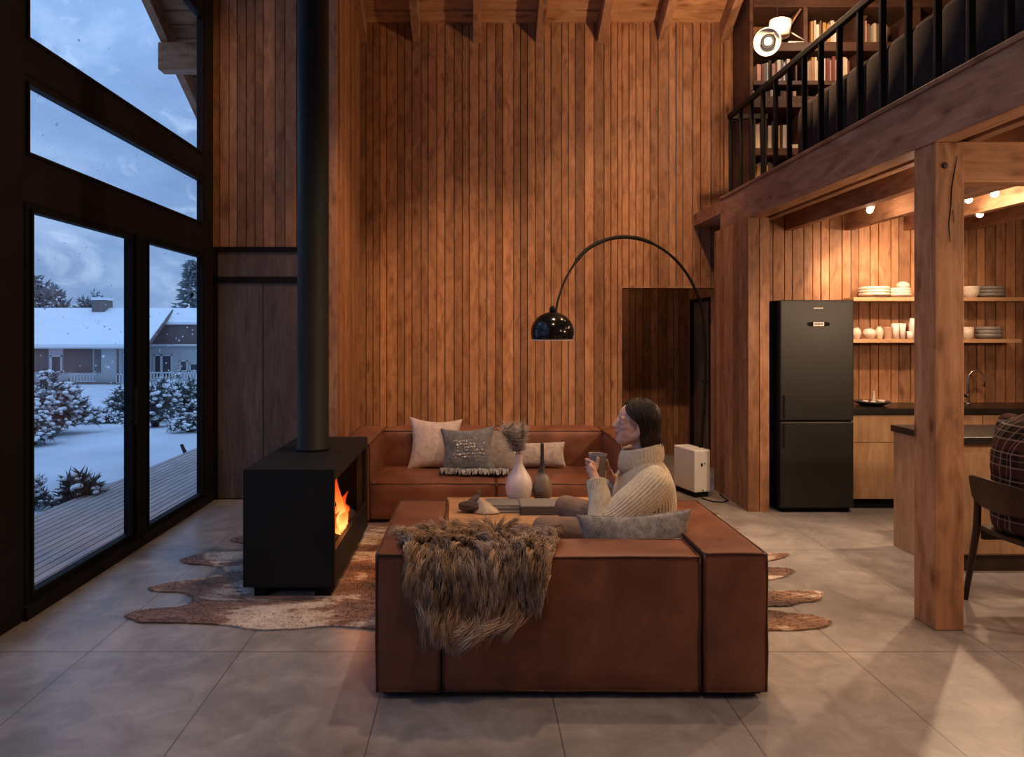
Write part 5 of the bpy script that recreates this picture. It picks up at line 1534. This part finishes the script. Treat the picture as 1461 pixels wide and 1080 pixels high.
# hair: bob, parted on top, tucked behind the ear
def hairpt(ph0, t, sc=1.0, drop=1.0, jit=0.0):
    s = 1 if ph0 >= 0 else -1; a = abs(ph0)
    lim = 80.0
    u = min(t / .64, 1); u = u ** 2.2
    ph = s * (a + max(0, lim - a) * u) + jit
    phr = math.radians(ph)
    th = math.radians(min(t / .62, 1) * 97)
    cx, cy, cz_ = .873, YW, 1.148
    rx, ry, rz_ = .107, .090, .102
    back = max(0, -math.cos(phr))
    x = cx - rx * sc * math.cos(phr) * math.sin(th); y = cy - ry * sc * math.sin(phr) * math.sin(th); z = cz_ + rz_ * sc * math.cos(th)
    if t > .62:
        k = (t - .62) / .38
        zend = .995 - .018 * back
        z = lerp(z, zend, k * drop)
        f = 1 - .16 * math.sin(k * PI * .8) + .05 * k
        x = cx + (x - cx) * (f + .10 * back * k); y = cy + (y - cy) * (f - .02)
        x += .012 * k
    return V((x, y, z))
b = MB(); rings = []
phs = list(range(-178, 179, 4))
for i in range(31):
    t = .004 + .996 * i / 30
    rings.append([hairpt(p, t, .965) for p in phs])
b.grid(rings, close=True, caps=False, rnd=.15)
random.seed(51)
for k in range(2000):
    ph = random.uniform(-180, 180); t0 = random.uniform(.0, .35) if random.random() < .6 else random.uniform(.2, .6)
    t1 = random.uniform(.86, 1.0); j = random.gauss(0, 2.5); s = random.uniform(.975, 1.03); dr = random.uniform(.85, 1.07)
    pts = [hairpt(ph, lerp(t0, t1, i / 9), s * (1 + .012 * math.sin(i * .9 + k)), dr, j * (i / 9)) for i in range(10)]
    b.tube(pts, [.0010, .0017, .0020, .0021, .0021, .0021, .002, .0018, .0014, .0006], 4, True, random.random())
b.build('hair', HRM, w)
MB().ball((.8455, YW - .076, 1.058), .0048).build('earring', M['chrome'], w)

# the mug
w.location.y += .06; w.location.x += .008
MX += .008; MY += .06
mg = thing('mug', 'grey tapered stoneware mug held in the woman\'s hands', 'mug', (MX, MY, .838))
R = Euler((0, math.radians(3), 0)).to_matrix()
MB().lathe([(.001, 0), (.034, 0), (.037, .006), (.0475, .118), (.0485, .124), (.0455, .124), (.044, .116), (.033, .012), (.001, .010)], (MX - .003, MY, .838), 40, M=R).build('body', M['mug'], mg)

# ---- the man at the right edge, seen from behind
PLAID = Mat('dark plaid flannel'); co = PLAID.coord()
x, y, z = PLAID.sep(co)[:3]
def band(cc, per, wd, off):
    f = PLAID.math('FRACT', PLAID.math('ADD', PLAID.math('DIVIDE', cc, per), off))
    d = PLAID.math('ABSOLUTE', PLAID.math('SUBTRACT', f, .5))
    return PLAID.math('LESS_THAN', d, wd / per / 2)
hcoord = PLAID.math('ADD', y, PLAID.math('MULTIPLY', x, .9))
base = (.016, .013, .014)
c = PLAID.mix(PLAID.math('MULTIPLY', band(hcoord, .15, .055, .2), .55), base, (.060, .034, .030))
c = PLAID.mix(PLAID.math('MULTIPLY', band(z, .15, .055, .1), .55), c, (.075, .030, .028))
c = PLAID.mix(PLAID.math('MULTIPLY', band(hcoord, .075, .0075, .05), .6), c, (.30, .23, .20))
c = PLAID.mix(PLAID.math('MULTIPLY', band(z, .075, .0075, .35), .6), c, (.30, .23, .20))
c = PLAID.mix(PLAID.math('MULTIPLY', band(hcoord, .15, .004, .62), .5), c, (.34, .26, .22))
c = PLAID.mix(PLAID.math('MULTIPLY', band(z, .15, .004, .66), .5), c, (.34, .26, .22))
PLM_ = PLAID.bsdf(c, .9, 0, PLAID.bump(PLAID.noise(co, 120, 3), .3, .003), .1)
JEAN = plain('dark trousers', (.02, .022, .028), .85, 0, .15, 20, .2, 150)
MC = V((3.19, 3.95, 0))
m_ = thing('person', 'man in dark plaid flannel shirt seen from behind on a walnut chair', 'person', (3.19, 3.95, .46))
b = MB(); y0 = 3.95
b.ball((3.36, y0, 1.40), (.098, .076, .115)); b.ball((3.41, y0, 1.36), (.062, .06, .085)); b.capsule((3.40, y0, 1.33), .05, (3.455, y0, 1.305), .03)
b.capsule((3.465, y0, 1.385), .011, (3.482, y0, 1.352), .013)
for s in (-1, 1):
    b.ball((3.36, y0 + s * .076, 1.375), (.022, .011, .032)); b.ball((3.44, y0 + s * .03, 1.355), (.026, .024, .024))
b.ball((3.462, y0, 1.325), (.014, .024, .008)); b.ball((3.462, y0, 1.312), (.013, .022, .008))
b.capsule((3.33, y0, 1.30), .062, (3.27, y0, 1.12), .066)
b.capsule((3.22, y0, 1.0), .13, (3.19, y0, .60), .13); b.capsule((3.24, y0 - .17, 1.04), .065, (3.24, y0 + .17, 1.04), .065)
for s in (-1, 1):
    b.capsule((3.24, y0 + s * .20, 1.03), .052, (3.38, y0 + s * .25, .78), .044); b.capsule((3.38, y0 + s * .25, .78), .042, (3.62, y0 + s * .14, .80), .028)
    b.ball((3.675, y0 + s * .11, .80), (.045, .04, .016))
    for k in range(4):
        yy = y0 + s * (.138 - .019 * k)
        finger(b, [V((3.70, yy, .803)), V((3.735, yy - s * .004, .806)), V((3.762 - .004 * (k == 3), yy - s * .006, .797))], .0095, .0078)
    finger(b, [V((3.65, y0 + s * .085, .80)), V((3.68, y0 + s * .062, .80)), V((3.705, y0 + s * .056, .798))], .012, .009)
    b.capsule((3.20, y0 + s * .10, .55), .09, (3.62, y0 + s * .13, .53), .062); b.capsule((3.62, y0 + s * .13, .53), .058, (3.60, y0 + s * .14, .10), .04)
    b.capsule((3.59, y0 + s * .14, .06), .038, (3.76, y0 + s * .15, .045), .032)
b.build('body', SKINM, m_, remesh=.0055, smooth=4)
b = MB()
tr = [(.475, 3.185, .150, .205), (.50, 3.185, .165, .215), (.58, 3.180, .160, .218), (.70, 3.180, .152, .220), (.82, 3.180, .152, .228), (.92, 3.185, .150, .238), (1.00, 3.20, .142, .240), (1.06, 3.215, .120, .215), (1.105, 3.235, .098, .150), (1.14, 3.25, .078, .085)]
cz = resample([(t[1], t[0]) for t in tr], 5); cr_ = resample([(t[2], t[3]) for t in tr], 5)
ribbed(b, [V((p.x, y0, p.y)) for p in cz], [(p.x, p.y) for p in cr_], (1, 0, 0), 96, 0, 0, wrk=.010, seed=13, up=(0, 0, 1))
for s in (-1, 1):
    c_ = catmull([(3.20, y0 + s * .165, 1.06), (3.245, y0 + s * .215, 1.015), (3.32, y0 + s * .245, .88), (3.385, y0 + s * .255, .785), (3.43, y0 + s * .235, .783), (3.60, y0 + s * .15, .80)], 6)
    rr = resample([(q, q) for q in (.07, .083, .076, .066, .062, .045)], 6)
    ribbed(b, c_, [(p.x, p.y) for p in rr], (0, s, .2), 48, 0, 0, caps=True, wrk=.008, seed=15 + s)
b.build('shirt', PLM_, m_, fix=True)
b = MB(); b.lathe([(.070, 1.10), (.092, 1.125), (.088, 1.165), (.078, 1.19), (.072, 1.165), (.066, 1.12)], (3.262, y0, 0), 40); b.build('collar', PLM_, m_)
b = MB(); b.ball((3.19, y0, .555), (.15, .19, .095))
for s in (-1, 1):
    b.capsule((3.20, y0 + s * .10, .565), .10, (3.62, y0 + s * .13, .545), .072); b.capsule((3.62, y0 + s * .13, .54), .068, (3.60, y0 + s * .14, .12), .055)
b.build('trousers', JEAN, m_, remesh=.009, smooth=4)
for s in (-1, 1):
    b = MB(); b.capsule((3.585, y0 + s * .14, .052), .05, (3.77, y0 + s * .15, .048), .044); b.box(3.54, 3.815, y0 + s * .145 - .045, y0 + s * .145 + .045, 0, .03)
    b.build('shoe', M['black'], m_, remesh=.007, smooth=3)
b = MB(); b.ball((3.345, y0, 1.415), (.104, .085, .110)); b.ball((3.31, y0, 1.36), (.06, .07, .07))
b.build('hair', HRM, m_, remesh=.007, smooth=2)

m_.location.x -= .045
# ---- his chair
ch = thing('dining_chair', 'dark walnut dining chair with curved back rail under the man in plaid', 'chair', (3.19, 3.95, 0))
cxs = []
mb = MB(); rings = []
for i in range(21):
    t = i / 20; yy = lerp(4.235, 3.675, t); bow = .075 * math.sin(PI * t)
    xx = 3.015 - bow
    tl = .03 * (1 - math.sin(PI * t)) 
    hgt = .055 + .035 * math.sin(PI * t) ** .5
    zc = .675
    rings.append([V((xx - .010, yy, zc - hgt)), V((xx + .010, yy, zc - hgt)), V((xx - .008, yy, zc + hgt)), V((xx - .028, yy, zc + hgt))])
mb.grid(rings, smooth=False); mb.build('backrest', M['chair_wood'], ch, bevel=.006, fix=True)
mb = MB(); mb.prism([(2.995, 3.73), (3.42, 3.70), (3.44, 3.95), (3.42, 4.20), (2.995, 4.17), (2.975, 3.95)], 'z', .428, .458); mb.build('seat', M['chair_wood'], ch, bevel=.010)
for yb_, yt in ((4.20, 4.165), (3.70, 3.735)):
    MB().tube([(2.945, yb_, 0), (3.00, lerp(yb_, yt, .6), .44), (2.995, yt, .58), (2.982, yt + .0, .70)], [.014, .021, .019, .014], 12).build('leg', M['chair_wood'], ch)
for yb_, yt in ((4.19, 4.14), (3.71, 3.76)):
    MB().tube([(3.43, yb_, 0), (3.39, yt, .43)], [.013, .020], 12).build('leg', M['chair_wood'], ch)
for yt in (4.15, 3.75):
    MB().box(3.01, 3.38, yt - .012, yt + .012, .375, .428).build('seat_rail', M['chair_wood'], ch)
# ------------------------------------------------------------------ lamps
def lamp(name, typ, loc, power, col, size=.05, aim=None, spot=60, blend=.6):
    l = bpy.data.lights.new(name, typ); l.energy = power; l.color = col
    if typ == 'AREA': l.size = size
    else: l.shadow_soft_size = size
    if typ == 'SPOT': l.spot_size = math.radians(spot); l.spot_blend = blend
    o = bpy.data.objects.new(name, l); o.location = loc; COL.objects.link(o)
    if aim is not None:
        o.rotation_euler = (V(aim) - V(loc)).to_track_quat('-Z', 'Y').to_euler()
    return o
WARM = (1.0, .60, .315); WARM2 = (1.0, .68, .42)
# unseen overhead spots and fills, aimed at the tall plank wall and the seats
lamp('unseen_spot_light', 'SPOT', (-.3, 5.0, 5.7), 640, WARM, .06, (-.1, 7.9, .9), 42, 1.0)
lamp('unseen_spot_light', 'SPOT', (1.3, 4.9, 5.7), 500, WARM, .06, (1.5, 7.9, 1.6), 48, 1.0)
lamp('unseen_spot_light', 'SPOT', (.9, 4.6, 5.6), 400, WARM2, .08, (.5, 4.6, .5), 70, 1.0)
lamp('unseen_spot_light', 'SPOT', (-1.1, 4.6, 5.7), 150, WARM, .06, (-1.6, 7.0, 3.2), 60, 1.0)
lamp('unseen_spot_light', 'SPOT', (.6, 1.2, 6.2), 330, WARM2, .25, (.4, 3.6, .3), 75, 1.0)  # fill added for the sofa front and near floor
lamp('unseen_spot_light', 'SPOT', (.3, 5.2, 5.4), 400, WARM, .06, (-1.3, 7.35, 1.5), 36, 1.0)  # fill added to brighten the return wall
# loft pendant and an added loft fill
lamp('loft_lamp_light', 'POINT', (2.45, 5.75, 4.35), 140, WARM, .06)
lamp('loft_fill_light', 'POINT', (3.75, 6.6, 4.75), 42, WARM2, .06)  # added fill, brightens books and planks; no lamp stands here
# kitchen spots and added fill
lamp('kitchen_spot_and_fill_light', 'SPOT', sp1 - V((0, 0, .12)), 90, WARM2, .03, (4.0, 6.9, 1.9), 95, .8)
lamp('kitchen_spot_and_fill_light', 'SPOT', (3.45, 6.15, 2.52), 80, WARM2, .03, (3.85, 6.9, 1.8), 85, .8)
lamp('kitchen_spot_and_fill_light', 'SPOT', sp2 - V((0, 0, .12)), 200, WARM2, .04, (2.9, 4.0, 0), 95, .7)
lamp('kitchen_spot_and_fill_light', 'SPOT', (3.0, 4.6, 2.46), 130, WARM2, .04, (2.5, 5.9, 0), 110, .8)  # added fill without a fixture, hidden behind the post
lamp('kitchen_spot_and_fill_glow', 'POINT', (3.0, 4.6, 2.42), 5, WARM2, .03)  # added glow at the same hidden spot, brightens the joists
lamp('kitchen_spot_and_fill_glow', 'POINT', sp1 - V((0, 0, .06)), 7, WARM2, .03)
lamp('kitchen_spot_and_fill_glow', 'POINT', sp2 - V((0, 0, .06)), 7, WARM2, .03)
lamp('kitchen_spot_and_fill_glow', 'POINT', sp4 - V((0, 0, .06)), 8, WARM2, .03)
# dining lamp right of the picture
lamp('dining_lamp_light', 'POINT', (4.6, 3.2, 1.9), 110, WARM2, .12)
lamp('dining_lamp_light', 'POINT', (3.6, 1.6, 2.3), 55, WARM2, .15)
# arc lamp, and a fill added to brighten the hallway
lamp('arc_lamp_light', 'POINT', (sc_.x, sc_.y, sc_.z + .015), 8, WARM2, .03)
lamp('hallway_fill_light', 'POINT', (1.4, 8.5, 2.2), 5, WARM2, .05)
# fire
lamp('fire_light', 'POINT', (-.80, 4.75, .42), 4, (1, .30, .07), .10)
